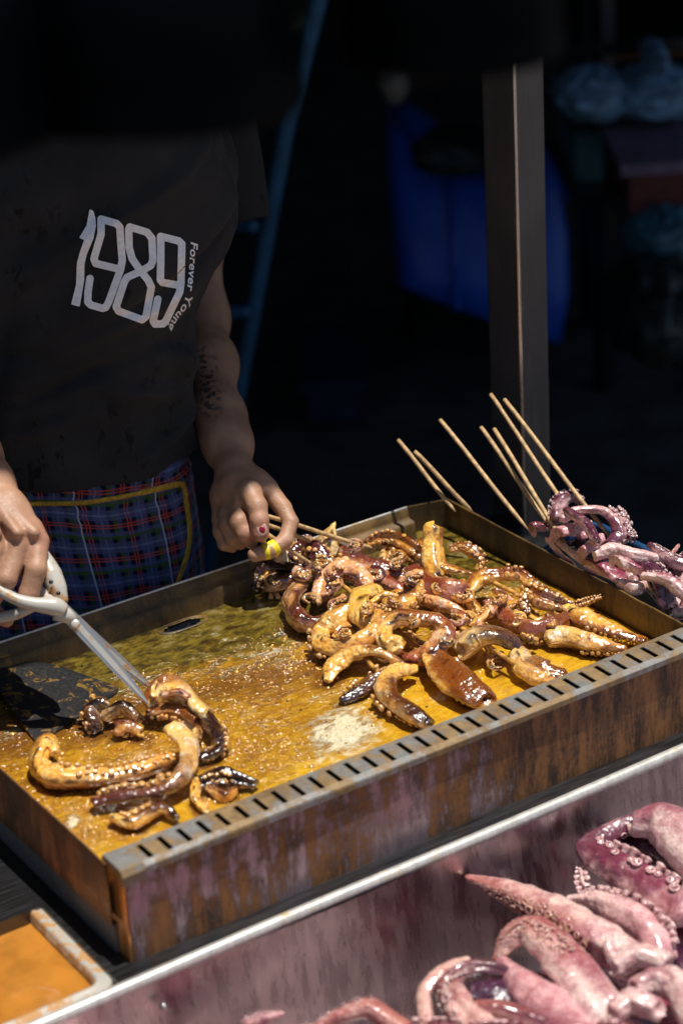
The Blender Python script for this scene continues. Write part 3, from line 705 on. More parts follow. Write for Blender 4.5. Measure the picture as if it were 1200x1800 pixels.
# --- skewer under the middle of the heap
k = skewer('octopus_skewer', 765, 1050, 'sauced octopus skewer with a broad smooth reddish piece in the middle of the heap')
stick(k, F_(700, 1000, 26), F_(860, 1100, 13))
arm(k, [(728, 1003, 28), (741, 1026, 28), (772, 1044, 28), (812, 1046, 26)], [15, 22, 27, 21], pig='red', skin=(.8, .95), ang=180, amp=.25, seed=25, lump=.10, wr=.03, nth=30)
arm(k, [(664, 1018, 30), (692, 1031, 28), (722, 1042, 26)], [14, 14, 10], pig='pink', skin=(.3, .6), seed=26)
arm(k, [(735, 1052, 28), (770, 1064, 28), (800, 1074, 26), (836, 1098, 20)], [12, 15, 14, 11], pig='pink', skin=(.25, .5), seed=27, ang=180)
arm(k, [(686, 1064, 36), (710, 1062, 40), (732, 1044, 44), (738, 1026, 46)], [16, 15, 10, 5], pig='yellow', pig2='brown', skin=(.1, .4), sa=180, seed=28, ends=('cut', 'tip'), suck=dict(t0=.35, t1=.97, size=.36, spread=.6, sa=140))
arm(k, [(654, 1058, 40), (676, 1046, 44), (698, 1050, 42)], [10, 12, 8], pig='yellow', skin=(.1, .2), seed=29, char=.2)
arm(k, [(656, 1066, 44), (678, 1074, 44), (702, 1084, 40)], [6, 7, 6], pig='dark', skin=(1, 1), seed=30, sa=90, suck=dict(t0=.05, t1=.95, size=.4, sa=90))

# --- skewer at the back whose stick the cook holds
HG = 'octopus skewers gripped in the cook\'s far hand'
k = skewer('octopus_skewer', 740, 985, 'sauced octopus skewer at the back with one stubby yellow arm standing upright', HG)
stick(k, Q(458, 904, 2.752), F_(672, 969, 17), mat='bamboo')
arm(k, [(649, 952, 30), (672, 944, 36), (702, 948, 38), (731, 966, 34), (744, 982, 28)], [10, 14, 13, 13, 11], pig='brown', skin=(.6, .7), sa=90, seed=31, wr=.12, suck=dict(t0=.05, t1=.95, size=.26, spread=.7, sa=80))
arm(k, [(676, 957, 26), (700, 966, 26), (728, 984, 22)], [10, 12, 10], pig='brown', skin=(.5, .6), sa=150, seed=32, wr=.12, suck=dict(t0=.05, t1=.95, size=.28, spread=.6, sa=150))
arm(k, [(678, 972, 22), (674, 990, 18)], [9, 8], pig='yellow', skin=(.5, .6), sa=90, seed=33, suck=dict(t0=.0, t1=.95, size=.4, spread=.7, sa=90))
arm(k, [(762, 928, 72), (761, 948, 60), (761, 978, 44), (770, 1014, 26)], [15, 14, 19, 20], pig='yellow', skin=(.12, .2), seed=34, lump=.16)
arm(k, [(776, 998, 34), (800, 1003, 32), (828, 1008, 28)], [14, 8, 4], pig='yellow', skin=(.2, .3), seed=35)
arm(k, [(792, 966, 44), (812, 962, 46), (832, 972, 42), (845, 987, 34), (840, 1003, 26)], [6, 9, 10, 9, 8], pig='brown', skin=(.5, .6), sa=30, seed=36, wr=.12, suck=dict(t0=.02, t1=.95, size=.34, spread=.7, sa=40))

k = skewer('octopus_skewer', 600, 985, 'purple octopus skewer with a cream pointed flap sticking up beside the cook\'s fingers', HG)
stick(k, Q(458, 919, 2.748), F_(606, 973, 20), mat='bamboo')
arm(k, [(573, 972, 34), (576, 950, 46), (585, 925, 58)], [21, 19, 4], pig='cream', skin=(-.1, -.1), seed=37, ends=('cut', 'tip'), lump=.2, flat=.7)
arm(k, [(520, 985, 32), (537, 966, 40), (556, 972, 42), (570, 993, 32)], [15, 18, 17, 14], pig='purple', skin=(.7, .9), sa=60, seed=38, suck=dict(t0=.0, t1=.98, size=.27, spread=.7, sa=45))
arm(k, [(560, 992, 34), (586, 990, 34), (606, 988, 30)], [13, 14, 13], pig='purple', pig2='cream', skin=(.9, -.3), seed=39, sa=60, suck=dict(t0=.0, t1=.7, size=.28, sa=50))
arm(k, [(590, 964, 30), (632, 983, 30), (672, 1000, 26), (712, 1010, 20)], [14, 17, 16, 12], pig='purple', pig2='red', skin=(.6, .7), seed=40, sa=180, suck=dict(t0=.1, t1=.95, size=.20, sa=190))

k = skewer('octopus_skewer', 490, 1010, 'half raw purple octopus skewer with a curling arm at the back left of the heap', HG)
stick(k, Q(458, 932, 2.744), F_(560, 1000, 26), mat='bamboo')
stick(k, Q(454, 944, 2.728), F_(500, 992, 34), mat='bamboo')
arm(k, [(540, 1004, 28), (500, 998, 28), (471, 998, 26), (452, 1010, 20), (444, 1033, 9)], [10, 11, 11, 10, 7], pig='dark', skin=(.85, .95), ang=90, sa=0, seed=41, suck=dict(t0=.35, t1=.98, size=.36, spread=.5, sa=0, stalk=1.1))
arm(k, [(474, 1030, 15), (498, 1026, 17), (530, 1009, 24), (556, 985, 36)], [17, 18, 15, 11], pig='purple', skin=(.45, .75), ang=0, sa=180, seed=42, suck=dict(t0=.05, t1=.9, size=.22, spread=.5, sa=190, stalk=1.1))
arm(k, [(490, 988, 30), (503, 957, 46), (515, 919, 64)], [17, 13, 3], pig='cream', pig2='cream', skin=(.05, .05), seed=43, ends=('cut', 'tip'), flat=.7)
arm(k, [(508, 985, 28), (514, 955, 44), (517, 928, 58)], [9, 7, 3], pig='dark', skin=(1, 1), seed=44, ends=('cut', 'tip'), flat=.7)

# thin arm tips curling in the gaps of the heap
def curl(parent, x, y, h, r, turn, ln, pig, seed, a0):
    pts = []; a = R(a0); px, py = x, y
    for i in range(6):
        pts.append((px, py, h+3*math.sin(i*1.3+seed))); px += ln*math.cos(a); py -= ln*math.sin(a)*.75; a += R(turn)*(1+.25*i)
    arm(parent, pts, [r, r*.95, r*.8, r*.65, r*.5, r*.3], pig=pig, skin=(.4, .7), seed=seed, sa=0 if turn > 0 else 180, ends=('cut', 'tip'), suck=dict(t0=.08, t1=.96, size=.36, spread=.5, sa=20 if turn > 0 else 160), nth=18)
HEAP = [o for o in COL.objects if o.name.startswith('octopus_skewer')]
for i, (x, y, h, r, turn, ln, pig, a0, own) in enumerate([
    (604, 1050, 24, 8, 30, 14, 'purple', 200, 0), (672, 1120, 20, 8, -35, 13, 'brown', 20, 0), (716, 1118, 12, 9, 25, 14, 'dark', 300, 0), (655, 1020, 30, 8, 40, 12, 'brown', 60, 4), (720, 1030, 26, 7, -40, 12, 'purple', 150, 4),
    (800, 1050, 32, 8, 45, 13, 'brown', 330, 4), (856, 1060, 24, 8, -35, 13, 'pink', 20, 3), (905, 1060, 24, 7, 40, 12, 'brown', 200, 3), (940, 1125, 16, 8, -30, 13, 'dark', 170, 3), (845, 1100, 22, 8, 35, 12, 'purple', 250, 2),
    (800, 1160, 12, 8, -30, 14, 'brown', 300, 2), (880, 1150, 10, 7, 30, 12, 'dark', 200, 2), (618, 1150, 10, 8, -35, 12, 'brown', 190, 1), (560, 1060, 26, 7, 40, 12, 'dark', 100, 0), (690, 990, 34, 8, 40, 12, 'brown', 10, 5),
    (735, 960, 40, 7, -45, 10, 'brown', 60, 5), (620, 970, 38, 8, 40, 11, 'purple', 30, 6), (545, 960, 40, 7, -40, 10, 'purple', 160, 6), (480, 1010, 26, 7, 45, 11, 'dark', 230, 7), (780, 1020, 38, 8, 38, 12, 'yellow', 200, 4), (705, 1070, 44, 7, 50, 9, 'brown', 90, 4), (760, 1085, 30, 8, -30, 11, 'yellow', 240, 0),
    (580, 1035, 40, 8, 35, 11, 'purple', 20, 0), (640, 1060, 50, 7, -40, 10, 'yellow', 330, 0), (700, 1040, 44, 8, 35, 11, 'brown', 200, 4), (722, 1100, 52, 6, 50, 9, 'dark', 30, 0), (800, 1075, 38, 8, -35, 11, 'pink', 330, 4), (826, 1095, 36, 8, 40, 10, 'yellow', 60, 2),
    (870, 1040, 40, 8, -40, 11, 'brown', 340, 3), (905, 1095, 30, 7, 40, 10, 'yellow', 20, 3), (960, 1085, 26, 7, -45, 10, 'brown', 350, 3), (740, 1010, 44, 8, 40, 11, 'purple', 170, 4), (700, 985, 40, 7, 45, 9, 'dark', 200, 5), (655, 1000, 40, 8, -40, 11, 'purple', 340, 6),
    (600, 1000, 44, 8, 40, 11, 'pink', 150, 6), (560, 1000, 46, 8, -45, 11, 'dark', 120, 7), (525, 1000, 36, 8, 40, 11, 'purple', 250, 7), (770, 1120, 34, 8, 40, 11, 'dark', 280, 0), (660, 1150, 24, 7, -40, 10, 'brown', 20, 1), (610, 1100, 40, 8, 35, 11, 'brown', 200, 1)]):
    curl(HEAP[own], x, y, h, r, turn, ln, pig, 200+i, a0)
# --- loose pieces being cut at the left
LG = 'loose octopus pieces frying at the left of the griddle'
def piece(label, arms):
    arms = [(a[0], [r*1.17 for r in a[1]], a[2]) for a in arms]
    p = P(arms[0][0][0][0], arms[0][0][0][1], FZ); e = empty('octopus_piece', tuple(p)); tag(e, label, 'octopus piece', LG)
    for a in arms: arm(e, a[0], a[1], **a[2])
piece('long yellow octopus piece with a raised hooked end at the far left', [
    ([(97, 1322, 22), (82, 1302, 26), (67, 1336, 20), (88, 1362, 14), (134, 1367, 14), (196, 1365, 14), (256, 1352, 14), (306, 1334, 12)], [7, 12, 15, 21, 17, 16, 15, 11], dict(pig='yellow', pig2='brown', skin=(-.1, .5), sa=30, ang=180, seed=50, suck=dict(t0=.42, t1=.97, size=.26, spread=.5, sa=35)))])
piece('smooth reddish purple octopus piece bent like an elbow in the sauce', [
    ([(306, 1280, 34), (328, 1303, 30), (332, 1340, 24), (311, 1373, 20), (274, 1392, 17), (222, 1397, 15), (168, 1409, 12)], [13, 17, 18, 19, 14, 15, 11], dict(pig='cream', pig2='purple', skin=(-.35, 1.0), ang=90, amp=.3, sa=180, seed=51, lump=.09, suck=dict(t0=.55, t1=.97, size=.34, spread=.55, sa=185)))])
piece('small dark and yellow curled octopus piece nearest the lip corner', [
    ([(200, 1438, 9), (232, 1444, 9), (262, 1428, 12), (288, 1420, 12), (310, 1438, 8)], [9, 13, 11, 10, 6], dict(pig='yellow', pig2='dark', skin=(.0, 1.0), sa=0, seed=52, suck=dict(t0=.1, t1=.6, size=.32, sa=10)))])
piece('dark shrivelled octopus piece touching the slotted lip', [
    ([(354, 1374, 12), (396, 1367, 13), (446, 1377, 9)], [11, 15, 9], dict(pig='dark', skin=(.8, .9), seed=53, char=.2, sa=90, suck=dict(t0=.1, t1=.6, size=.2, sa=80))),
    ([(345, 1374, 12), (344, 1402, 9), (362, 1424, 6)], [8, 7, 6], dict(pig='yellow', skin=(.1, .1), seed=54)),
    ([(368, 1384, 8), (394, 1400, 6), (412, 1390, 6)], [8, 9, 6], dict(pig='brown', skin=(.5, .5), seed=55))])
piece('octopus piece gripped by the scissor tips with yellow crown and dark tail', [
    ([(262, 1238, 24), (280, 1214, 34), (304, 1209, 36), (332, 1231, 30), (360, 1254, 22)], [11, 16, 18, 17, 13], dict(pig='yellow', pig2='cream', skin=(.4, .1), seed=56, wr=.1, lump=.2)),
    ([(268, 1250, 18), (304, 1248, 22), (342, 1270, 16)], [12, 14, 11], dict(pig='brown', skin=(.7, .9), seed=57, sa=150, suck=dict(t0=.1, t1=.9, size=.22, sa=160))),
    ([(360, 1254, 20), (380, 1288, 14), (381, 1316, 11), (354, 1330, 9)], [13, 13, 11, 7], dict(pig='dark', skin=(.9, 1.0), seed=58, sa=0, suck=dict(t0=.15, t1=.98, size=.34, spread=.5, sa=0))),
    ([(318, 1266, 14), (344, 1278, 11), (350, 1300, 9)], [9, 9, 6], dict(pig='cream', skin=(.1, .6), seed=59)),
    ([(272, 1226, 36), (268, 1212, 42), (274, 1199, 46)], [6, 4, 2], dict(pig='yellow', skin=(.2, .2), seed=60, ends=('cut', 'tip'))),
    ([(290, 1222, 40), (312, 1216, 44), (330, 1224, 40)], [7, 9, 6], dict(pig='pink', skin=(.3, .3), seed=61, wr=.12))])
piece('dark hooked octopus piece with pale cut face beside the spatula', [
    ([(168, 1278, 10), (161, 1252, 16), (174, 1236, 22), (186, 1238, 22)], [11, 13, 12, 9], dict(pig='dark', pig2='cream', skin=(1.0, .3), seed=62, sa=0, suck=dict(t0=.05, t1=.75, size=.34, spread=.5, sa=0))),
    ([(190, 1256, 16), (216, 1244, 22), (244, 1262, 16)], [13, 14, 11], dict(pig='cream', pig2='dark', skin=(.2, .7), seed=63, ang=0)),
    ([(208, 1280, 12), (224, 1276, 14), (246, 1288, 9)], [12, 14, 9], dict(pig='purple', pig2='yellow', skin=(.6, .1), seed=64, sa=180, suck=dict(t0=.0, t1=.7, size=.3, sa=200)))])

# contact shade and dark juice painted into the sauce round every piece
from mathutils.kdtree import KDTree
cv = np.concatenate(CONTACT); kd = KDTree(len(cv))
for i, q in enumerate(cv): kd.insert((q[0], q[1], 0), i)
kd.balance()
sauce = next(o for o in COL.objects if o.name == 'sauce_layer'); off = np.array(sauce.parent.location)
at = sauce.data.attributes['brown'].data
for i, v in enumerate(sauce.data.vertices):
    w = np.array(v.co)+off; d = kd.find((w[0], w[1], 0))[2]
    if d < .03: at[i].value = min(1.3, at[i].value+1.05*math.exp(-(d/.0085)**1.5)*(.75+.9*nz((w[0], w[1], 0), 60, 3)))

# ------------------------------------------------------------------ raw skewers in the tray at the right
def raw_tray():
    e = empty('raw_skewer_tray', (.92, .28, CZ)); tag(e, 'blue rimmed steel tray under the raw octopus skewers', 'tray')
    x0, x1, y0, y1 = .744, .838, -.02, .325; V = []; rad = .02
    def ring(g, z):
        o = []
        for cx, cy, a0 in ((x1-rad, y1-rad, 0), (x0+rad, y1-rad, 90), (x0+rad, y0+rad, 180), (x1-rad, y0+rad, 270)):
            for a in range(0, 91, 15): o.append((cx+math.cos(R(a0+a))*(rad+g), cy+math.sin(R(a0+a))*(rad+g), z))
        return [(a, b, c-.022*(x1-a)/(x1-x0)*(c > -.06)) for a, b, c in o]           # it leans down towards the griddle
    def loft(prof):
        V = []; [V.extend(ring(g, z)) for g, z in prof]; n = len(ring(0, 0)); f = [(i*n+k, i*n+(k+1) % n, (i+1)*n+(k+1) % n, (i+1)*n+k) for i in range(len(prof)-1) for k in range(n)]
        return V, f, n
    V, f, n = loft([(-.002, -.006), (-.004, -.05), (-.006, -.09), (-.012, -.096)]); f.append(tuple(range(3*n, 4*n)))
    obj('tray_body', V, f, M['dark_steel'], e)
    V, f, n = loft([(-.0025, -.008), (-.003, .000), (-.001, .003), (.003, .002), (.0045, -.002), (.004, -.008)])
    obj('tray_rim', V, f, M['blue_rim'], e)
    MB().box((x0+.012, y0+.012, CZ), (x1-.012, y1-.012, -.0965)).build('tray_foot', M['dark_steel'], e)
raw_tray()
RG = 'raw octopus skewers stacked beside the griddle'
def RP(px, py, h): return P(px, py, RZ+h/1000.)
def rawskewer(label, sticks, arms):
    a = sticks[0][1]; e = empty('raw_octopus_skewer', tuple(RP(a[0], a[1], -60))); tag(e, label, 'raw skewer', RG)
    for top, bot in sticks: stick(e, RP(*top), RP(*bot), mat='bamboo')
    for a in arms: arm(e, a[0], a[1], mat='raw', z0=RZ, scol=(.78, .62, .60), **a[2])
rawskewer('raw octopus skewer with the longest stick and a pale arch at the pile\'s top', [((886, 702, 150), (1080, 956, 34))], [
    ([(990, 913, 60), (1010, 899, 66), (1052, 896, 66), (1079, 912, 60), (1090, 938, 48), (1074, 956, 40)], [11, 12, 13, 17, 18, 13], dict(pig='rawpale', pig2='raw', skin=(-.2, 1.0), seed=70, ang=180, sa=0, suck=dict(t0=.5, t1=.95, size=.22, sa=10))),
    ([(1086, 896, 52), (1097, 922, 50), (1110, 948, 42)], [8, 11, 9], dict(pig='raw', skin=(.8, .8), seed=71, sa=0, suck=dict(t0=.02, t1=.98, size=.4, spread=.7, sa=20)))])
rawskewer('raw octopus skewer with a greyish purple lump behind the pale arch', [((862, 693, 150), (1000, 900, 50))], [
    ([(978, 910, 52), (984, 884, 60), (1006, 872, 62), (1022, 884, 56)], [16, 18, 14, 9], dict(pig='raw', skin=(.6, .7), seed=72, sa=0, suck=dict(t0=.1, t1=.95, size=.2, sa=20))),
    ([(1010, 934, 48), (1020, 920, 54), (1034, 918, 52)], [12, 13, 9], dict(pig='rawpale', skin=(-.1, .1), seed=73))])
rawskewer('raw octopus skewer with pink and white arms looped over a dark hollow', [((868, 754, 118), (1003, 974, 24)), ], [
    ([(944, 956, 36), (972, 938, 46), (1008, 930, 48), (1028, 944, 40)], [14, 17, 16, 10], dict(pig='rawpink', skin=(.0, .2), seed=74, ang=180, amp=.5)),
    ([(1002, 984, 30), (1030, 966, 40), (1056, 946, 46)], [11, 13, 11], dict(pig='rawpink', skin=(.0, .15), seed=75, amp=.4, ang=180)),
    ([(985, 960, 26), (1010, 956, 26), (1030, 965, 26)], [12, 12, 9], dict(pig='rawdark', skin=(1, 1), seed=76))])
rawskewer('raw octopus skewer with a long white arm lying across the pile', [((845, 751, 116), (968, 929, 34))], [
    ([(1044, 977, 40), (1076, 967, 44), (1112, 975, 42), (1162, 984, 34)], [13, 17, 14, 12], dict(pig='rawpale', skin=(-.1, .1), seed=77, amp=.35, ang=180)),
    ([(1060, 986, 32), (1100, 990, 32), (1130, 992, 28)], [8, 10, 8], dict(pig='rawdark', skin=(.9, .9), seed=78)),
    ([(1172, 982, 30), (1190, 961, 38)], [8, 4], dict(pig='rawtan', skin=(.5, .6), seed=79, ends=('cut', 'tip'))),
    ([(918, 942, 30), (936, 926, 34), (960, 926, 34)], [10, 12, 11], dict(pig='rawpink', skin=(.4, .5), seed=80))])
rawskewer('raw octopus skewer with a dark glossy purple arm at the pile\'s near end', [((1112, 988, 34), (1152, 1048, 16))], [
    ([(1112, 988, 32), (1147, 1003, 34), (1166, 1029, 26), (1172, 1058, 14)], [13, 20, 21, 17], dict(pig='rawdark', pig2='raw', skin=(.9, .8), seed=81, amp=.2, sa=0, suck=dict(t0=.4, t1=.95, size=.18, sa=0))),
    ([(1092, 1026, 20), (1116, 1034, 20), (1132, 1030, 18)], [12, 15, 11], dict(pig='rawpale', skin=(-.1, .0), seed=82)),
    ([(1104, 1002, 26), (1112, 1016, 24)], [10, 10], dict(pig='rawpale', skin=(.1, .1), seed=83, sa=0, suck=dict(t0=0, t1=.9, size=.3, sa=20)))])
rawskewer('raw octopus skewer with a wrinkled pink arm against the end wall', [((773, 738, 128), (927, 931, 34))], [
    ([(1026, 996, 22), (1058, 998, 26), (1092, 1018, 20)], [15, 20, 15], dict(pig='rawpink', skin=(.6, .7), seed=84, wr=.12)),
    ([(960, 960, 34), (985, 975, 30), (1012, 990, 26)], [8, 10, 8], dict(pig='raw', skin=(.5, .5), seed=85))])
rawskewer('raw octopus skewer lying lowest with pale arms at the photo edge', [((728, 793, 112), (830, 900, 40)), ], [
    ([(1180, 1060, 10), (1194, 1030, 20), (1206, 1008, 24)], [14, 17, 14], dict(pig='rawpale', skin=(.0, .2), seed=86)),
    ([(1185, 1000, 22), (1210, 985, 22), (1235, 1000, 18)], [16, 20, 16], dict(pig='raw', skin=(.4, .6), seed=87, sa=0, suck=dict(t0=.1, t1=.9, size=.2, sa=30))),
    ([(1190, 1075, 4), (1215, 1070, 8), (1240, 1050, 8)], [14, 18, 16], dict(pig='rawpale', skin=(.0, .2), seed=88)),
    ([(1130, 985, 2), (1180, 1000, 8), (1230, 1030, 6)], [15, 18, 16], dict(pig='rawdark', skin=(.8, .8), seed=180)),
    ([(1040, 1002, 44), (1080, 986, 50), (1122, 1002, 44)], [10, 13, 10], dict(pig='rawpale', skin=(.0, .3), seed=190)),
    ([(1130, 1012, 40), (1172, 1020, 40), (1212, 1052, 30)], [11, 15, 14], dict(pig='rawpale', skin=(.1, .4), seed=191, sa=0, suck=dict(t0=.1, t1=.9, size=.2, sa=20))),
    ([(996, 898, 70), (1030, 922, 66), (1048, 952, 58)], [10, 12, 10], dict(pig='raw', skin=(.5, .7), seed=192)),
    ([(1142, 958, 44), (1188, 988, 40), (1232, 1000, 30)], [8, 14, 14], dict(pig='raw', skin=(.6, .4), seed=193, sa=0, suck=dict(t0=.1, t1=.9, size=.22, sa=30))),
    ([(1155, 1040, 0), (1195, 1050, 6), (1235, 1075, 4)], [14, 17, 16], dict(pig='raw', skin=(.4, .6), seed=181, sa=60, suck=dict(t0=.1, t1=.9, size=.2, sa=60))),
    ([(1100, 1010, -6), (1140, 1030, -8), (1190, 1080, -14)], [16, 18, 18], dict(pig='rawdark', skin=(.8, .8), seed=182))])
rawskewer('raw octopus skewer with the leftmost stick, its flesh hidden by the end wall', [((699, 773, 112), (800, 900, 40))], [
    ([(960, 950, 30), (990, 985, 14), (1020, 1010, 4)], [12, 15, 12], dict(pig='raw', skin=(.5, .5), seed=89))])

# ------------------------------------------------------------------ raw octopuses in the bin
BZ = -0.165
def octo(label, arms, base):
    e = empty('raw_octopus', tuple(P(base[0], base[1], -.30))); tag(e, label, 'octopus', 'raw octopuses heaped in the front bin')
    for a in arms:
        kw = dict(nth=34); kw.update(a[2]); arm(e, a[0], a[1], mat='raw', z0=BZ, scol=kw.pop('scol', (.80, .56, .54)), **kw)
octo('raw octopus with a magenta arm curled under a broad pale arm at the bin\'s right', [
    ([(1205, 1600, 20), (1122, 1545, 24), (1064, 1512, 24), (1040, 1490, 24), (1070, 1465, 30), (1108, 1446, 34), (1130, 1440, 34)], [32, 38, 32, 25, 20, 17, 14], dict(pig='rawpink', pig2='raw', skin=(.45, 1.0), seed=100, ang=180, amp=.35, sa=180, suck=dict(t0=.05, t1=.97, size=.24, spread=.5, sa=165))),
    ([(1122, 1447, 44), (1164, 1446, 48), (1202, 1478, 44), (1245, 1530, 36)], [26, 38, 44, 42], dict(pig='rawpale', pig2='rawpale', skin=(.35, .05), seed=101, ang=0, amp=.4, sa=200, suck=dict(t0=.05, t1=.98, size=.13, spread=.3, sa=190))),
    ([(1090, 1480, 6), (1140, 1500, 4), (1210, 1540, 2)], [26, 34, 34], dict(pig='rawdark', skin=(.8, .8), seed=102)),
    ([(1030, 1560, 8), (1022, 1536, 12), (1020, 1518, 14)], [8, 6, 3], dict(pig='rawpale', skin=(.3, .3), seed=103, sa=0, ends=('cut', 'tip'), suck=dict(t0=.1, t1=.95, size=.7, spread=1.2, sa=60, stalk=1.3)))], (1130, 1540))
octo('raw octopus with a pointed arm covered in suckers reaching up the bin wall', [
    ([(826, 1545, 26), (862, 1556, 26), (902, 1572, 24), (967, 1603, 22), (1037, 1646, 20), (1107, 1686, 16)], [7, 15, 22, 31, 36, 32], dict(pig='rawtan', pig2='rawpale', skin=(.75, .1), seed=104, ang=150, amp=.55, sa=135, ends=('tip', 'cut'), suck=[dict(t0=.02, t1=.80, size=.22, spread=.30, sa=135), dict(t0=.05, t1=.78, size=.17, spread=.72, sa=140), dict(t0=.2, t1=.7, size=.13, spread=1.0, sa=140)], scol=(.70, .40, .30))),
    ([(1000, 1580, 18), (1048, 1584, 22), (1097, 1604, 24), (1140, 1637, 20), (1160, 1680, 12)], [8, 24, 33, 35, 28], dict(pig='rawpale', pig2='rawpink', skin=(.1, .2), seed=105, ang=180, amp=.25, sa=0, suck=dict(t0=.08, t1=.9, size=.17, spread=.22, sa=12, stalk=1.1))),
    ([(1075, 1640, 34), (1070, 1665, 30), (1090, 1700, 20)], [5, 12, 16], dict(pig='rawpale', skin=(.3, .1), seed=106, ends=('tip', 'cut'))),
    ([(1085, 1700, 20), (1120, 1680, 26), (1165, 1690, 26)], [22, 26, 24], dict(pig='rawpale', skin=(-.2, .1), seed=107, lump=.25, wr=.15)),
    ([(1120, 1735, 22), (1150, 1722, 26), (1190, 1740, 22)], [20, 24, 26], dict(pig='rawpale', skin=(.0, .2), seed=108, lump=.25, wr=.15)),
    ([(1180, 1720, 26), (1215, 1760, 22), (1230, 1800, 16)], [28, 36, 36], dict(pig='rawpale', skin=(-.2, -.2), seed=109, lump=.08))], (1080, 1660))
octo('raw octopus with a rough pink arm and smooth flap in the middle of the heap', [
    ([(874, 1686, 12), (896, 1652, 24), (930, 1637, 32), (970, 1667, 32), (1013, 1717, 28), (1056, 1775, 20)], [8, 22, 28, 36, 40, 40], dict(pig='rawtan', pig2='rawpale', skin=(.6, .1), seed=110, ang=0, amp=.35, wr=.09, sa=60, suck=[dict(t0=.02, t1=.6, size=.11, spread=a_, sa=55, stalk=.5) for a_ in (.2, .45, .7, .95, 1.2)], scol=(.74, .44, .36))),
    ([(884, 1698, 8), (925, 1738, 14), (972, 1776, 14), (1020, 1830, 10)], [18, 34, 42, 40], dict(pig='rawpink', skin=(.35, .45), seed=111, lump=.07, amp=.2, ang=180)),
    ([(1080, 1780, 22), (1110, 1760, 26), (1150, 1775, 24)], [20, 26, 24], dict(pig='rawpale', skin=(.0, .1), seed=112, lump=.25, wr=.15)),
    ([(1050, 1740, 20), (1090, 1770, 10), (1150, 1810, 4)], [14, 16, 16], dict(pig='raw', skin=(.8, .8), seed=113))], (960, 1720))
octo('raw octopus with a dark loop of suckers at the left of the heap', [
    ([(818, 1686, 34), (790, 1697, 36), (764, 1718, 34), (744, 1752, 26), (750, 1800, 16)], [5, 9, 12, 14, 14], dict(pig='rawtan', skin=(.35, .4), seed=114, amp=.2, ends=('tip', 'cut'))),
    ([(845, 1815, 8), (806, 1770, 16), (790, 1728, 24), (822, 1702, 28), (872, 1702, 24), (915, 1722, 10)], [30, 26, 20, 16, 13, 9], dict(pig='rawtan', pig2='rawdark', skin=(.3, 1.2), seed=115, amp=.3, ang=0, sa=90, suck=[dict(t0=.0, t1=.4, size=.26, spread=.55, sa=30, bead=False), dict(t0=.4, t1=.6, size=.2, spread=.5, sa=60)], scol=(.86, .74, .66))),
    ([(830, 1748, 4), (870, 1750, 4), (910, 1760, 2)], [26, 32, 30], dict(pig='rawdark', skin=(.9, .9), seed=116)),
    ([(820, 1770, 18), (890, 1778, 18), (985, 1812, 10)], [14, 20, 22], dict(pig='rawtan', pig2='raw', skin=(.5, .7), seed=117))], (850, 1750))
octo('raw octopus mostly below the picture with tan arm tips at the bottom', [
    ([(438, 1800, 8), (474, 1787, 18), (490, 1783, 20)], [14, 10, 6], dict(pig='rawpink', skin=(.2, .2), seed=118, sa=0, ends=('cut', 'tip'), suck=dict(t0=.0, t1=.9, size=.25, sa=20))),
    ([(556, 1806, 2), (600, 1784, 10), (650, 1770, 14), (710, 1786, 10), (740, 1830, 0)], [10, 16, 20, 20, 20], dict(pig='rawtan', skin=(.7, .5), seed=119, sa=0, suck=dict(t0=.05, t1=.6, size=.14, spread=.5, sa=20))),
    ([(400, 1850, 0), (560, 1850, 0), (740, 1840, 0), (900, 1850, 4), (1080, 1850, 8)], [40, 50, 50, 55, 55], dict(pig='rawpink', skin=(.4, .4), seed=120, sa=0, suck=dict(t0=.0, t1=.9, size=.12, sa=30))),
    ([(350, 1960, 0), (600, 1960, 10), (900, 1960, 10), (1200, 1940, 10)], [60, 70, 70, 70], dict(pig='rawpink', skin=(.2, .4), seed=121)),
    ([(1000, 1640, -50), (1100, 1700, -50), (1230, 1760, -50)], [60, 80, 90], dict(pig='rawdark', skin=(.9, .8), seed=123)),
    ([(1090, 1600, -40), (1160, 1640, -36), (1260, 1660, -36)], [50, 60, 70], dict(pig='rawpink', skin=(.9, .8), seed=124)),
    ([(900, 1760, -50), (1040, 1800, -50), (1220, 1850, -50)], [60, 80, 90], dict(pig='rawpink', skin=(.9, .9), seed=125)),
    ([(250, 2080, 0), (600, 2090, 10), (1000, 2080, 10)], [60, 70, 70], dict(pig='rawpale', skin=(.2, .4), seed=122))], (640, 1850))

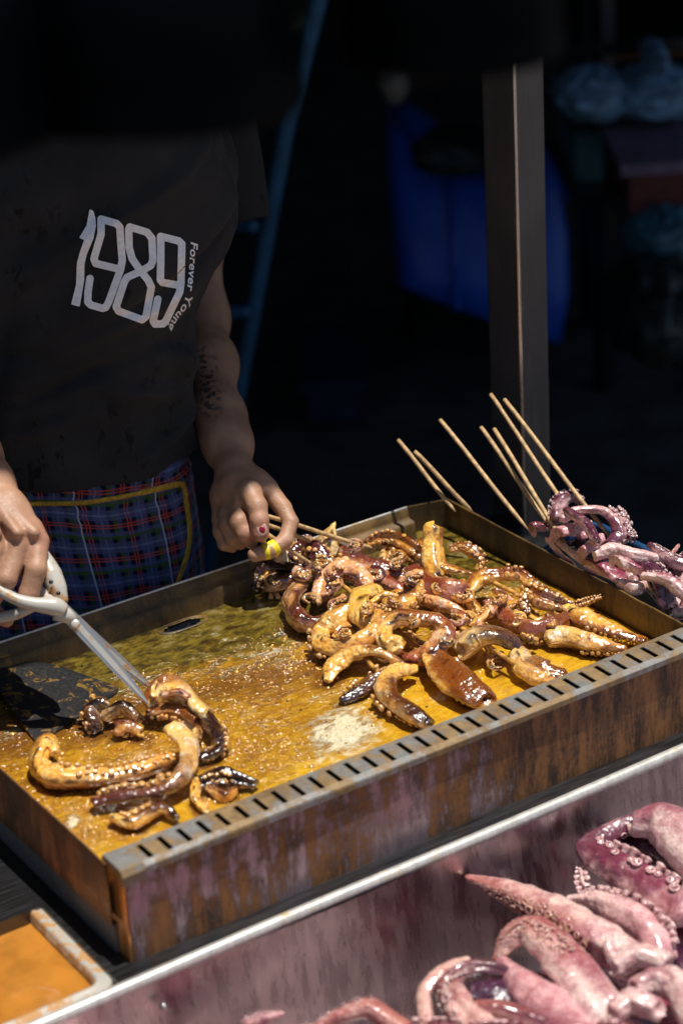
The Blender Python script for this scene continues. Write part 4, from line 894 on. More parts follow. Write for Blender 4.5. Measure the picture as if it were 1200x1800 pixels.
# ------------------------------------------------------------------ the cook: body from smoothly blended cones, meshed with surface nets
def cone_sdf(X, a, b, r1, r2):
    ba = b-a; l2 = ba@ba; rr = r1-r2; a2 = l2-rr*rr; il2 = 1/l2
    pa = X-a; y = pa@ba; z = y-l2
    xx = pa*l2-y[..., None]*ba; x2 = (xx*xx).sum(-1); y2 = y*y*l2; z2 = z*z*l2
    k = np.sign(rr)*rr*rr*x2
    d = (np.sqrt(x2*a2*il2)+y*rr)*il2-r1
    d = np.where(np.sign(z)*a2*z2 > k, np.sqrt(x2+z2)*il2-r2, d)
    d = np.where(np.sign(y)*a2*y2 < k, np.sqrt(x2+y2)*il2-r1, d)
    return d
def smin(a, b, k):
    h = np.maximum(k-np.abs(a-b), 0)/k
    return np.minimum(a, b)-h*h*k*.25
def surface_nets(f, lo, hi, h):
    n = np.ceil((hi-lo)/h).astype(int)+1
    ax = [lo[i]+h*np.arange(n[i]) for i in range(3)]
    D = np.empty(n); B = 8                                # blocks far from the surface are only signed
    nb = -(-n//B); cx = [lo[i]+h*(np.arange(nb[i])*B+(B-1)/2) for i in range(3)]
    DC = f(np.stack(np.meshgrid(*cx, indexing='ij'), -1)); lim = h*B*.87+.006
    D = np.repeat(np.repeat(np.repeat(DC, B, 0), B, 1), B, 2)[:n[0], :n[1], :n[2]].copy()
    near = np.argwhere(np.abs(DC) < lim); o = np.arange(B)
    for q in np.array_split(near, max(1, len(near)//150)):
        I = (q[:, None, :]*B+np.stack(np.meshgrid(o, o, o, indexing='ij'), -1).reshape(1, -1, 3)).reshape(-1, 3)
        I = I[(I < n).all(1)]; D[tuple(I.T)] = f((lo+h*I)[:, None, None, :])[:, 0, 0]
    ins = D < 0; c = np.zeros(n-1, int)
    for dx in (0, 1):
        for dy in (0, 1):
            for dz in (0, 1): c += ins[dx:n[0]-1+dx, dy:n[1]-1+dy, dz:n[2]-1+dz]
    act = np.argwhere((c > 0) & (c < 8)); idx = -np.ones(n-1, int); idx[tuple(act.T)] = np.arange(len(act))
    acc = np.zeros((len(act), 3)); cnt = np.zeros(len(act))
    cor = [(x, y, z) for x in (0, 1) for y in (0, 1) for z in (0, 1)]
    for i in range(8):
        for j in range(i+1, 8):
            if sum(abs(cor[i][q]-cor[j][q]) for q in range(3)) != 1: continue
            A = act+cor[i]; B = act+cor[j]; da = D[tuple(A.T)]; db = D[tuple(B.T)]
            m = (da < 0) != (db < 0); t = np.where(m, da/np.where(m, da-db, 1), 0)
            acc += np.where(m[:, None], A+(B-A)*t[:, None], 0); cnt += m
    V = lo+h*acc/cnt[:, None]; faces = []
    for a in range(3):
        b, c_ = (a+1) % 3, (a+2) % 3
        s0 = [slice(None)]*3; s1 = [slice(None)]*3; s0[a] = slice(0, n[a]-1); s1[a] = slice(1, n[a])
        e = np.argwhere(ins[tuple(s0)] != ins[tuple(s1)])
        e = e[(e[:, b] > 0) & (e[:, c_] > 0) & (e[:, b] < n[b]-1) & (e[:, c_] < n[c_]-1)]
        flip = ins[tuple(e.T)]
        q = []
        for ob, oc in ((-1, -1), (0, -1), (0, 0), (-1, 0)):
            g = e.copy(); g[:, b] += ob; g[:, c_] += oc; q.append(idx[tuple(g.T)])
        q = np.stack(q, 1); q[~flip] = q[~flip][:, ::-1]; faces.append(q)
    return V, np.concatenate(faces)
class Blob:
    """groups of round cones; each group blends inside itself and into the whole with its own softness"""
    def __init__(s): s.g = []
    def chain(s, pts, k_in=.006, k_out=.006): s.g.append((pts, k_in, k_out)); return s
    def mesh(s, h, pad=.012):
        P_ = np.array([p for g in s.g for p, r in g[0]]); r_ = max(r for g in s.g for p, r in g[0])
        lo, hi = P_.min(0)-r_-pad, P_.max(0)+r_+pad
        def f(X):
            sh = X.shape[:3]; X = X.reshape(-1, 3); d = None
            for pts, ki, ko in s.g:
                g = None
                for (a, r1), (b, r2) in zip(pts[:-1], pts[1:]):
                    if abs(r1-r2) > .9*np.linalg.norm(b-a): r2 = r1-math.copysign(.9*np.linalg.norm(b-a), r1-r2)
                    q = cone_sdf(X, a, b, r1, r2); g = q if g is None else smin(g, q, ki)
                d = g if d is None else smin(d, g, ko)
            return d.reshape(sh)
        return surface_nets(f, lo, hi, h)
def J(px, py, d, r): return (Q(px, py, d), r*d/F)

def skin_mat():
    m, nt, b = new_mat('tan_skin')
    p = pos(nt); n1 = noi(nt, p, 30, 4); n2 = noi(nt, p, 420, 3, .6); n3 = noi(nt, p, 120, 4)
    a = nt.nodes.new('ShaderNodeAttribute'); a.attribute_name = 'ink'
    f = nt.nodes.new('ShaderNodeAttribute'); f.attribute_name = 'flush'
    c = mix(nt, ramp(nt, n1, .35, .65), (.36, .19, .115), (.45, .255, .16))
    c = mix(nt, ramp(nt, n3, .5, .75, 0, .35), c, (.36, .16, .10))
    c = mix(nt, mth(nt, 'MULTIPLY', f.outputs['Fac'], .5), c, (.55, .22, .16))
    g = nt.nodes.new('ShaderNodeTexCoord'); mp = nt.nodes.new('ShaderNodeMapping'); mp.inputs[3].default_value = (1, 1, 1.7)
    nt.links.new(g.outputs['Object'], mp.inputs[0]); ink = ramp(nt, noi(nt, mp.outputs[0], 130, 3, .6, .4), .50, .56)
    c = mix(nt, mth(nt, 'MULTIPLY', mth(nt, 'MULTIPLY', a.outputs['Fac'], ink), .9), c, (.03, .03, .035))
    nt.links.new(c, b.inputs['Base Color']); b.inputs['Roughness'].default_value = .46
    b.inputs['Subsurface Weight'].default_value = .12; b.inputs['Subsurface Radius'].default_value = (.008, .003, .0015); b.inputs['Subsurface Scale'].default_value = 1
    wv = nt.nodes.new('ShaderNodeTexVoronoi'); wv.feature = 'DISTANCE_TO_EDGE'; wv.inputs['Scale'].default_value = 300; nt.links.new(p, wv.inputs['Vector'])
    bump(nt, b, mth(nt, 'ADD', mth(nt, 'ADD', n2, mth(nt, 'MULTIPLY', n3, 1.6)), mth(nt, 'MULTIPLY', ramp(nt, wv.outputs[0], 0, .12), .18)), .5, .0009)
    return m
M['skin'] = skin_mat()

# far arm with its fist on the sticks
lh = Blob()
lh.chain([J(372, 262, 2.99, 38), J(352, 420, 3.06, 36), J(360, 560, 3.04, 35)], .03, .03)
lh.chain([J(360, 560, 3.04, 35), J(370, 640, 2.965, 40), J(386, 735, 2.88, 38), J(400, 780, 2.84, 35), J(412, 826, 2.80, 30)], .035, .035)
lh.chain([J(412, 826, 2.80, 30), J(402, 872, 2.785, 30), J(408, 905, 2.785, 24)], .012, .012)          # heel of the hand
lh.chain([J(414, 830, 2.79, 26), J(448, 848, 2.785, 23), J(468, 858, 2.785, 19)], .012, .012)          # back of the hand to the index knuckle
lh.chain([J(418, 850, 2.77, 24), J(440, 868, 2.755, 22)], .012, .012)                                   # ball of the thumb
LT = [J(437, 862, 2.75, 20), J(452, 890, 2.735, 17.5), J(456, 914, 2.73, 16), J(458, 938, 2.73, 15)]
lh.chain(LT, .004, .006)                                                                                  # thumb
LI = [J(468, 858, 2.785, 19), J(497, 893, 2.775, 15.5), J(511, 918, 2.765, 13.5), J(501, 950, 2.755, 13.5), J(474, 968, 2.745, 14), J(448, 975, 2.74, 13)]
lh.chain(LI[:4], .003, .004); lh.chain(LI[3:], .003, .003)                                                # index hooked under the sticks
lh.chain([J(424, 868, 2.775, 18), J(414, 900, 2.76, 18), J(421, 918, 2.745, 19), J(430, 936, 2.742, 17), J(440, 952, 2.755, 13)], .003, .003)
lh.chain([J(402, 880, 2.785, 17), J(399, 905, 2.765, 16), J(401, 922, 2.757, 16.5), J(408, 946, 2.757, 14), J(422, 955, 2.77, 12)], .003, .003)
lh.chain([J(386, 880, 2.79, 15), J(385, 912, 2.778, 12.5), J(386, 934, 2.772, 12), J(394, 957, 2.772, 11), J(408, 962, 2.782, 10)], .003, .003)
for (x0_, y0_, d0), (x1_, y1_, d1) in (((430, 842, 2.765), (464, 860, 2.772)), ((404, 850, 2.765), (418, 882, 2.750)), ((396, 850, 2.768), (402, 880, 2.762))):
    lh.chain([J(x0_, y0_, d0, 6), J(x1_, y1_, d1, 8)], .004, .010)
LV, LF = lh.mesh(.0018)
# near arm with the hand in the scissors
rh = Blob(); DR = 2.50
rh.chain([J(-290, 260, 2.95, 66), J(-260, 480, 2.90, 52), J(-175, 660, 2.72, 50)], .02, .02)
rh.chain([J(-175, 660, 2.72, 50), J(-120, 720, 2.64, 60), J(-52, 800, 2.56, 50), J(-22, 850, 2.53, 43)], .02, .02)
rh.chain([J(-22, 850, 2.53, 40), J(14, 908, 2.51, 38), J(36, 940, 2.50, 28)], .014, .014)
rh.chain([J(-22, 850, 2.53, 40), J(-20, 915, 2.51, 38), J(-10, 950, 2.50, 26)], .014, .014)
rh.chain([J(20, 880, 2.50, 20), J(58, 938, 2.492, 19)], .012, .012)
RI = [J(56, 930, 2.495, 21), J(66, 952, 2.490, 20.5), J(64, 1000, 2.475, 18.5), J(52, 1042, 2.478, 18), J(44, 1058, 2.482, 15)]
rh.chain(RI, .003, .004)
rh.chain([J(26, 930, 2.49, 22), J(34, 958, 2.482, 21.5), J(12, 1018, 2.468, 18.5), J(-14, 1052, 2.478, 17)], .003, .003)
rh.chain([J(-4, 932, 2.495, 22), J(-6, 966, 2.478, 21), J(-30, 1022, 2.468, 18), J(-52, 1050, 2.48, 16)], .003, .003)
rh.chain([J(-36, 925, 2.51, 20), J(-44, 965, 2.492, 18), J(-66, 1005, 2.485, 15), J(-84, 1030, 2.49, 13)], .003, .003)
rh.chain([J(-10, 900, 2.53, 22), J(-30, 1000, 2.53, 17), J(-12, 1080, 2.52, 15), J(12, 1090, 2.515, 13)], .006, .004)   # thumb through the lower loop
for (x0_, y0_, d0), (x1_, y1_, d1) in (((-6, 872, 2.492), (60, 936, 2.474)), ((-20, 872, 2.492), (30, 936, 2.466)), ((-34, 876, 2.492), (-6, 938, 2.466))):
    rh.chain([J(x0_, y0_, d0, 6), J(x1_, y1_, d1, 9)], .004, .010)
RV, RF = rh.mesh(.0018)
# trunk, neck, head and legs (inside the clothes or above the picture)
AX = np.array([math.cos(YAW), -math.sin(YAW), 0]); BX = np.array([math.sin(YAW), math.cos(YAW), 0])
TC = np.array([.315, .725, 0.0])
def axis_pt(px, py):
    d = ray(px, py); t = ((TC-CAM)@BX)/(d@BX); return CAM+d*t
ZC = lambda py: axis_pt(110, py)
body = Blob()
t0, t1, t2, t3 = ZC(250), ZC(420), ZC(640), ZC(860)
for s in (-.075, .075): body.chain([(t0+AX*s*1.2+np.array([0, 0, .02]), .065), (t1+AX*s, .075), (t2+AX*s*.7, .068), (t3+AX*s*.8, .062)], .05, .06)
nk = t0+np.array([0, 0, .12]); hd = t0+np.array([0, -.02, .34])
body.chain([(t0+np.array([0, 0, .04]), .07), (nk+np.array([0, 0, .06]), .055), (hd, .07)], .03, .03)
body.chain([(hd+np.array([0, 0, .02]), .088), (hd-BX*.02+np.array([0, 0, -.07]), .06)], .03, .03)
body.chain([(hd-BX*.085+np.array([0, 0, .015]), .009), (hd-BX*.105+np.array([0, 0, -.025]), .013)], .01, .012)
for s in (-1, 1): body.chain([(hd+AX*s*.085+np.array([0, 0, .0]), .014), (hd+AX*s*.092+np.array([0, 0, -.03]), .010)], .01, .008)
for s in (-1, 1):
    hp = t3+AX*s*.075; body.chain([(hp, .06), (hp+np.array([0, 0, -.42])-BX*.02, .055), (np.array([hp[0], hp[1], GZ+.09]), .045)], .03, .03)
    ft = np.array([hp[0], hp[1], GZ+.05]); body.chain([(ft, .045), (ft-BX*.16+np.array([0, 0, -.01]), .036)], .02, .02)
    body.chain([(t0+AX*s*.08+np.array([0, 0, -.02])+BX*.02, .03), ((lh if s > 0 else rh).g[0][0][0][0]+BX*.01, .03)], .03, .02)
BV, BF = body.mesh(.011)
ink = np.zeros(len(LV)+len(RV)+len(BV)); flush = np.zeros(len(ink))
for i, v in enumerate(LV):
    q = pix(v)
    ink[i] = max(0, 1-max(abs(q[0]-362-(q[1]-640)*.10)/24, 0)**3)*max(0, 1-(abs(q[1]-672)/72)**4) if 590 < q[1] < 750 and depth(v) < 2.97 else 0
    flush[i] = math.exp(-(np.linalg.norm(v-LT[-1][0])/.02)**2)
for i, v in enumerate(RV):
    flush[len(LV)+i] = sum(math.exp(-(np.linalg.norm(v-k)/.016)**2) for k in (RI[1][0], RI[-1][0]))
pv = np.concatenate([LV, RV, BV]); pf = np.concatenate([LF, RF+len(LV), BF+len(LV)+len(RV)])
person = obj('person', pv, pf, M['skin'], None, attrs={'ink': np.clip(ink, 0, 1), 'flush': np.clip(flush, 0, 1)})
tag(person, 'cook in dark printed T-shirt and plaid apron, scissors in one hand, sticks in the other', 'person')
# nails, finger tape
def ellipsoid(c, a, b, n, ra, rb, rn, nu=14, nv=8):
    V = []
    for i in range(nv+1):
        t = math.pi*i/nv
        for k in range(nu):
            f = 2*math.pi*k/nu; V.append(c+a*ra*math.sin(t)*math.cos(f)+b*rb*math.sin(t)*math.sin(f)+n*rn*math.cos(t))
    return V, grid_faces(nv+1, nu, True)
def nail(name, px, py, d, ang, w, l, mat, lift=0.0, parent=person):
    c = Q(px, py, d); vw = (CAM-c)/np.linalg.norm(CAM-c)
    a = CR*math.cos(R(ang))-CU*math.sin(R(ang)); a -= vw*(a@vw); b = np.cross(vw, a)
    m = MB(); m.add(*ellipsoid(c+vw*lift, a, b, vw, l*d/F, w*d/F, .0012)); return m.build(name, M[mat], parent, True)
TD = 2.73-15.5*2.73/F+.0010
nail('thumb_nail', 460, 930, TD, 85, 9.5, 13, 'nail')
nail('nail_polish', 461, 931, TD, 70, 5.5, 6.5, 'red_mark', .0008)
a, b = LI[5][0], LI[3][0]; cpts = [LI[5][0]+(LI[4][0]-LI[5][0])*t for t in (.55, .75, .95)]+[LI[4][0]+(LI[3][0]-LI[4][0])*t for t in (.12, .28, .40)]
m = MB(); m.tube(cpts, [.0099, .0102, .0103, .0103, .0102, .0100], 20); m.build('finger_tape', M['yellow_tape'], person, True)

# T-shirt: rows of the picture give height and half width
def interp(tab, x): return float(np.interp(x, [a for a, b in tab], [b for a, b in tab]))
WT = [(20, 60), (50, 75), (75, 150), (110, 205), (150, 240), (190, 268), (240, 288), (300, 302), (370, 306), (420, 298), (480, 278), (545, 244), (575, 236), (620, 236), (690, 224), (740, 218), (780, 222), (815, 226)]
DT = [(20, .06), (60, .065), (110, .085), (180, .10), (300, .112), (420, .122), (560, .112), (700, .112), (790, .120)]
def torso(py, th, wpx, dep, grow=0.0, n=2.35):
    c = axis_pt(110, py); w = wpx*depth(c)/F+grow; d = dep+grow
    ca, sa_ = math.cos(th), math.sin(th)
    k = (abs(ca)**n+abs(sa_)**n)**(-1/n)
    return c+AX*w*ca*k-BX*d*sa_*k                       # th = 90 degrees faces the camera
def shirt_mat():
    m, nt, b = new_mat('charcoal_cotton')
    p = pos(nt); n1 = noi(nt, p, 9, 4); n2 = noi(nt, p, 1100, 2, .5); st = nd(nt, 'ShaderNodeMapping'); st.inputs[3].default_value = (1, 1, .55)
    nt.links.new(p, st.inputs[0])
    s1 = noi(nt, st.outputs[0], 60, 4, .6, .6); s2 = noi(nt, p, 6.5, 2)
    c = mix(nt, ramp(nt, n1, .3, .7), (.021, .020, .021), (.031, .029, .030))
    c = mix(nt, mth(nt, 'MULTIPLY', ramp(nt, s1, .57, .62), ramp(nt, s2, .46, .56)), c, (.010, .009, .009))   # wet splashes
    nt.links.new(c, b.inputs['Base Color']); b.inputs['Roughness'].default_value = .9; b.inputs['Specular IOR Level'].default_value = .2
    b.inputs['Sheen Weight'].default_value = .05
    bump(nt, b, n2, .3, .0006)
    return m
M['shirt'] = shirt_mat()
def fold(th, py, p):
    f = .010*nz((th*1.3, py*.006, 1), 1.0, 40)+.006*nz((th*3.2, py*.010, 2), 1.0, 41)+.0028*nz((th*7, py*.016, 2), 1.0, 44)
    # drag folds from the armpit down across the front, and a tuck at the side
    u = (py-560)/60.-(R(52)-th)*1.1
    f += -.010*math.exp(-(u/.22)**2)*math.exp(-((th-R(18))/.55)**2)+.008*math.exp(-((u-.55)/.35)**2)*math.exp(-((th-R(20))/.6)**2)
    u2 = (py-330)/100.-(th-R(70))*1.4; f += .0035*math.sin(u2*5)*math.exp(-((py-400)/140.)**2)
    f += .006*math.sin(th*9+py*.008)*max(0, (py-640)/150.)
    for (t_, a_, b_, w_, h_) in ((R(60), 520, .9, .16, .005), (R(78), 610, .7, .13, -.006), (R(45), 660, -.6, .14, .006), (R(95), 690, .5, .15, .005), (R(118), 560, -.5, .18, -.005), (R(35), 440, 1.3, .15, -.006), (R(55), 300, 1.6, .16, .005), (R(30), 740, .4, .12, .006)):
        u4 = (py-a_)/100.-(th-t_)*b_; f += 1.9*h_*math.exp(-(u4/w_)**2)*math.exp(-((th-t_)/.5)**2)
    u3 = th-R(104)-(py-400)*.0008; f += -.004*math.exp(-(u3/.06)**2)*min(1, max(0, (py-260)/100))
    return f
rows = np.linspace(20, 792, 150); ths = np.linspace(0, 2*math.pi, 181)[:-1]
V = []
for py in rows:
    for th in ths:
        p = torso(py, th, interp(WT, py), interp(DT, py)); c = axis_pt(110, py); dr = p-c; dr /= np.linalg.norm(dr)
        V.append(p+dr*(fold(th, py, p)+(.004*min(1, max(0, (py-740)/50)))))
nT = len(ths); SF = grid_faces(len(rows), nT, True)
SV = list(V); base = len(SV)
# sleeve of the far arm
for i, (px, py, d, rx) in enumerate([(318, 120, 2.96, 62), (352, 165, 2.965, 72), (378, 220, 2.975, 72), (398, 290, 2.98, 64), (414, 345, 2.985, 56), (425, 382, 2.99, 50), (426, 390, 2.99, 47)]):
    c = Q(px, py, d); T = Q(429, 392, 2.99)-Q(385, 220, 2.975); T /= np.linalg.norm(T)
    e1 = np.cross(T, CF); e1 /= np.linalg.norm(e1); e2 = np.cross(T, e1)
    for k in range(48):
        a = 2*math.pi*k/48; r = rx*d/F*(1+.05*nz((math.cos(a)*2, math.sin(a)*2, i*.4), 1, 5))
        SV.append(c+(e1*math.cos(a)+e2*math.sin(a))*r)
SF += [(base+i*48+k, base+i*48+(k+1) % 48, base+(i+1)*48+(k+1) % 48, base+(i+1)*48+k) for i in range(6) for k in range(48)]
base = len(SV)
for i, (px, py, d, rx) in enumerate([(-200, 180, 2.96, 70), (-250, 260, 2.95, 72), (-275, 350, 2.93, 66), (-268, 420, 2.92, 60)]):
    c = Q(px, py, d)
    for k in range(32):
        a = 2*math.pi*k/32; SV.append(c+(CR*math.cos(a)+np.cross(CR, CU)*math.sin(a))*rx*d/F)
SF += [(base+i*32+k, base+i*32+(k+1) % 32, base+(i+1)*32+(k+1) % 32, base+(i+1)*32+k) for i in range(3) for k in range(32)]
shirt = obj('t_shirt', SV, SF, M['shirt'], person)
sm = shirt.modifiers.new('thick', 'SOLIDIFY'); sm.thickness = .0016; sm.offset = -1
TREE = BVHTree.FromPolygons([tuple(v) for v in SV], SF)
def on_cloth(px, py, lift, tree=TREE, fallback=2.87):
    d = ray(px, py); d = d/np.linalg.norm(d)
    h = tree.ray_cast(Vector(CAM), Vector(d))
    if h[0] is None: return None
    return np.array(h[0])-d*lift

# print on the shirt, filled from signed distances so that the strokes have clean edges
def stroke_sdf(X, lines, w):
    D = np.full(len(X), 1e9)
    for ln in lines:
        ln = np.array(ln, float)
        for a, b in zip(ln[:-1], ln[1:]):
            ab = b-a; t = np.clip(((X-a)@ab)/(ab@ab), 0, 1); D = np.minimum(D, np.linalg.norm(X-a-t[:, None]*ab, axis=1))
    return D-w/2
def poly_sdf(X, poly):
    poly = np.array(poly, float); D = stroke_sdf(X, [list(poly)+[poly[0]]], 0); n = len(poly); ins = np.zeros(len(X), bool)
    for i in range(n):
        a, b = poly[i], poly[(i+1) % n]
        c = (a[1] > X[:, 1]) != (b[1] > X[:, 1]); xx = (b[0]-a[0])*(X[:, 1]-a[1])/(b[1]-a[1]+1e-12)+a[0]
        ins ^= c & (X[:, 0] < xx)
    return np.where(ins, -D, D)
def fill(sdf, x0, y0, x1, y1, s):
    nx, ny = int((x1-x0)/s)+1, int((y1-y0)/s)+1
    gx, gy = np.meshgrid(x0+s*np.arange(nx), y0+s*np.arange(ny), indexing='ij'); D = sdf(np.stack([gx.ravel(), gy.ravel()], 1)).reshape(nx, ny)
    vid = {}; V = []; Fc = []
    def vert(k, p):
        if k not in vid: vid[k] = len(V); V.append(p)
        return vid[k]
    for i in range(nx-1):
        for j in range(ny-1):
            c = [(i, j), (i+1, j), (i+1, j+1), (i, j+1)]
            if min(D[q] for q in c) >= 0: continue
            f = []
            for m in range(4):
                a, b = c[m], c[(m+1) % 4]
                if D[a] < 0: f.append(vert(a, (gx[a], gy[a])))
                if (D[a] < 0) != (D[b] < 0):
                    t = D[a]/(D[a]-D[b]); f.append(vert((min(a, b), max(a, b)), (gx[a]+(gx[b]-gx[a])*t, gy[a]+(gy[b]-gy[a])*t)))
            if len(f) > 2: Fc.append(f)
    return V, Fc
def Zc(pts): return [(120+x/4.615, 340+y/4.615) for x, y in pts]
DIG = [
    (lambda X: poly_sdf(X, Zc([(175, 128), (205, 142), (222, 200), (226, 265), (205, 370), (150, 500), (133, 580), (132, 700), (95, 920), (25, 900), (65, 740), (72, 565), (95, 480), (130, 378), (90, 360), (150, 260)])), 122, 364, 172, 542),
    (lambda X: stroke_sdf(X, [Zc([(268, 208), (395, 245), (420, 275), (428, 400), (440, 540), (425, 620), (330, 880), (305, 925), (280, 932), (185, 905), (160, 880), (162, 800), (178, 690)]), Zc([(268, 208), (268, 330), (210, 530), (225, 568), (418, 615)])], 13.0), 140, 372, 232, 556),
    (lambda X: stroke_sdf(X, [Zc([(500, 272), (640, 315), (680, 365), (688, 540), (670, 585), (590, 632), (480, 680), (455, 720), (390, 920), (410, 955), (600, 1025), (632, 1000), (675, 760), (650, 705), (590, 632), (520, 530), (495, 440), (492, 290), (500, 272)])], 13.0), 190, 388, 284, 574),
    (lambda X: stroke_sdf(X, [Zc([(750, 348), (895, 385), (922, 410), (915, 730), (905, 800), (795, 1030), (770, 1058), (705, 1060), (690, 1035), (728, 858)]), Zc([(750, 348), (752, 520), (748, 700), (765, 722), (912, 748)])], 13.0), 258, 408, 330, 582)]
V, Fc = [], []
for f, x0, y0, x1, y1 in DIG:
    v, fc = fill(f, x0, y0, x1, y1, 1.6); o = len(V); V += v; Fc += [[q+o for q in g] for g in fc]
V3 = [on_cloth(x, y, .0014) for x, y in V]; bad = {i for i, v in enumerate(V3) if v is None}
V3 = [np.zeros(3) if v is None else v for v in V3]
pr = obj('printed_year', V3, [g for g in Fc if not (set(g) & bad)], M['white_print'], shirt)
# the small line of words runs down beside the year
tc = bpy.data.curves.new('words', 'FONT'); tc.body = 'Forever Young'; tc.size = 1.0; tc.shear = .18; tc.offset = .022; tc.space_character = 1.06
to = bpy.data.objects.new('words', tc); COL.objects.link(to); dg = bpy.context.evaluated_depsgraph_get()
me = bpy.data.meshes.new_from_object(to.evaluated_get(dg)); bpy.data.objects.remove(to)
bm = bmesh.new(); bm.from_mesh(me); bmesh.ops.triangulate(bm, faces=bm.faces[:])
for _ in range(2):
    es = [e for e in bm.edges if e.calc_length() > .16]
    if es: bmesh.ops.subdivide_edges(bm, edges=es, cuts=1)
    bmesh.ops.triangulate(bm, faces=bm.faces[:])
bm.verts.index_update(); TV = np.array([tuple(v.co) for v in bm.verts]); TF = [[v.index for v in f.verts] for f in bm.faces]; bm.free()
wt = TV[:, 0].max()
path = resample(crom([(336, 424), (333, 470), (329, 508), (322, 535), (306, 556), (294, 578)], 60), 200)
V3 = []
for x, y, z in TV:
    u = x/wt*199; i = int(np.clip(u, 0, 198)); p = path[i]+(path[i+1]-path[i])*(u-i); t = path[min(i+1, 199)]-path[max(i-1, 0)]; t /= np.linalg.norm(t)
    q = p+np.array([-t[1], t[0]])*(-y*17.5)
    h = on_cloth(q[0], q[1], .0014); V3.append(h if h is not None else on_cloth(300, 520, .001))
obj('printed_words', V3, TF, M['white_print'], shirt)

# plaid apron
def plaid():
    m, nt, b = new_mat('plaid_cotton')
    uv = nt.nodes.new('ShaderNodeAttribute'); uv.attribute_name = 'weave'
    sx = nt.nodes.new('ShaderNodeSeparateXYZ'); nt.links.new(uv.outputs['Vector'], sx.inputs[0])
    def band(ch, period, c, w, soft=.12):
        f = mth(nt, 'FRACT', mth(nt, 'DIVIDE', sx.outputs[ch], period)); d = mth(nt, 'ABSOLUTE', mth(nt, 'SUBTRACT', f, c))
        return ramp(nt, d, w*(1-soft), w*(1+soft), 1.0, 0.0)
    base = (.006, .009, .040)
    c = base
    for ch in (0, 1):
        p = .050 if ch == 0 else .046
        for ctr in (.12, .32, .80): 
            c = mix(nt, mth(nt, 'MULTIPLY', band(ch, p, ctr, .055), .6), c, (.095, .115, .27))
        c = mix(nt, mth(nt, 'MULTIPLY', band(ch, p, .22, .035), .4), c, (.26, .31, .60))
        c = mix(nt, mth(nt, 'MULTIPLY', band(ch, p, .90, .05), .7), c, (.05, .11, .018))
        c = mix(nt, mth(nt, 'MULTIPLY', band(ch, p, .52, .018), .80), c, (.52, .075, .05))
        c = mix(nt, mth(nt, 'MULTIPLY', band(ch, p, .60, .018), .80), c, (.52, .075, .05))
    c = mix(nt, mth(nt, 'MULTIPLY', band(0, .10, .36, .010), .8), c, (.55, .57, .62))
    tw = noi(nt, pos(nt), 900, 2)
    c = mix(nt, .35, c, mix(nt, ramp(nt, tw, .3, .7), (.3, .3, .3), (1, 1, 1)), 'MULTIPLY')
    nt.links.new(c, b.inputs['Base Color']); b.inputs['Roughness'].default_value = .85; b.inputs['Specular IOR Level'].default_value = .2
    bump(nt, b, tw, .3, .0005)
    return m
M['plaid'] = plaid()
WA = [(740, 210), (800, 219), (850, 226), (900, 232), (950, 238), (1010, 244), (1100, 250), (1300, 250), (1700, 240)]
rows = np.linspace(768, 1500, 110); ths = np.linspace(R(-20), R(200), 150); V = []; W = []
for py in rows:
    s = 0; last = None
    for th in ths:
        p = torso(py, th, interp(WA, py), .116+.02*max(0, (py-800)/300)); c = axis_pt(110, py); dr = p-c; dr /= np.linalg.norm(dr)
        f = .004*math.sin(th*8+1+py*.003)*min(1, max(0, (py-800)/200))+.005*nz((th*2, py*.006, 7), 1, 50)+.002*nz((th*7, py*.01, 7), 1, 51)
        f += .004*math.sin((py-770)*.22+th*3)*math.exp(-((th-R(8))/.35)**2)*math.exp(-((py-800)/60)**2)
        p = p+dr*f
        if last is not None: s += np.linalg.norm(p-last)
        last = p; V.append(p); W.append((s*.98+.004*nz((th*2, py*.01, 3), 1, 52), -p[2]*1.02+.004*nz((th*3, py*.01, 5), 1, 53)-.02*math.cos(th), 0))
AF = grid_faces(len(rows), len(ths))
apron = obj('apron', V, AF, M['plaid'], person, attrs={'weave': np.array(W)})
ATREE = BVHTree.FromPolygons([tuple(v) for v in V], AF)
pp = crom([(-60, 890), (45, 886), (140, 884), (210, 874), (280, 859), (316, 851), (324, 857), (329, 890), (334, 930), (330, 970), (318, 1010), (303, 1050), (280, 1110)], 160)
Vp = []; 
for i in range(len(pp)):
    t = pp[min(i+1, len(pp)-1)]-pp[max(i-1, 0)]; t /= np.linalg.norm(t); nn = np.array([-t[1], t[0]])
    for k, h in ((-1, .0005), (-.6, .0022), (0, .0028), (.6, .0022), (1, .0005)):
        w = 5.2 if pp[i][1] < 866 and pp[i][0] < 318 else 4.2
        q = pp[i]+nn*w*k; r = on_cloth(q[0], q[1], h, ATREE); Vp.append(r if r is not None else (Vp[-5] if len(Vp) >= 5 else on_cloth(100, 900, h, ATREE)))
obj('pocket_piping', Vp, grid_faces(len(pp), 5), M['yellow_piping'], apron)
# trousers below the counter, hair
m = MB()
for s in (-1, 1):
    hp = t3+AX*s*.075; m.tube([hp+np.array([0, 0, -.06]), hp+np.array([0, 0, -.42])-BX*.02, (hp[0], hp[1], GZ+.06)], [.078, .07, .06], 24)
m.build('trousers', M['trouser'], person, True)
m = MB(); m.add(*ellipsoid(hd+BX*.012+np.array([0, 0, .045]), AX, BX, np.array([0, 0, 1.]), .096, .10, .085)); m.build('hair', M['hair'], person, True)

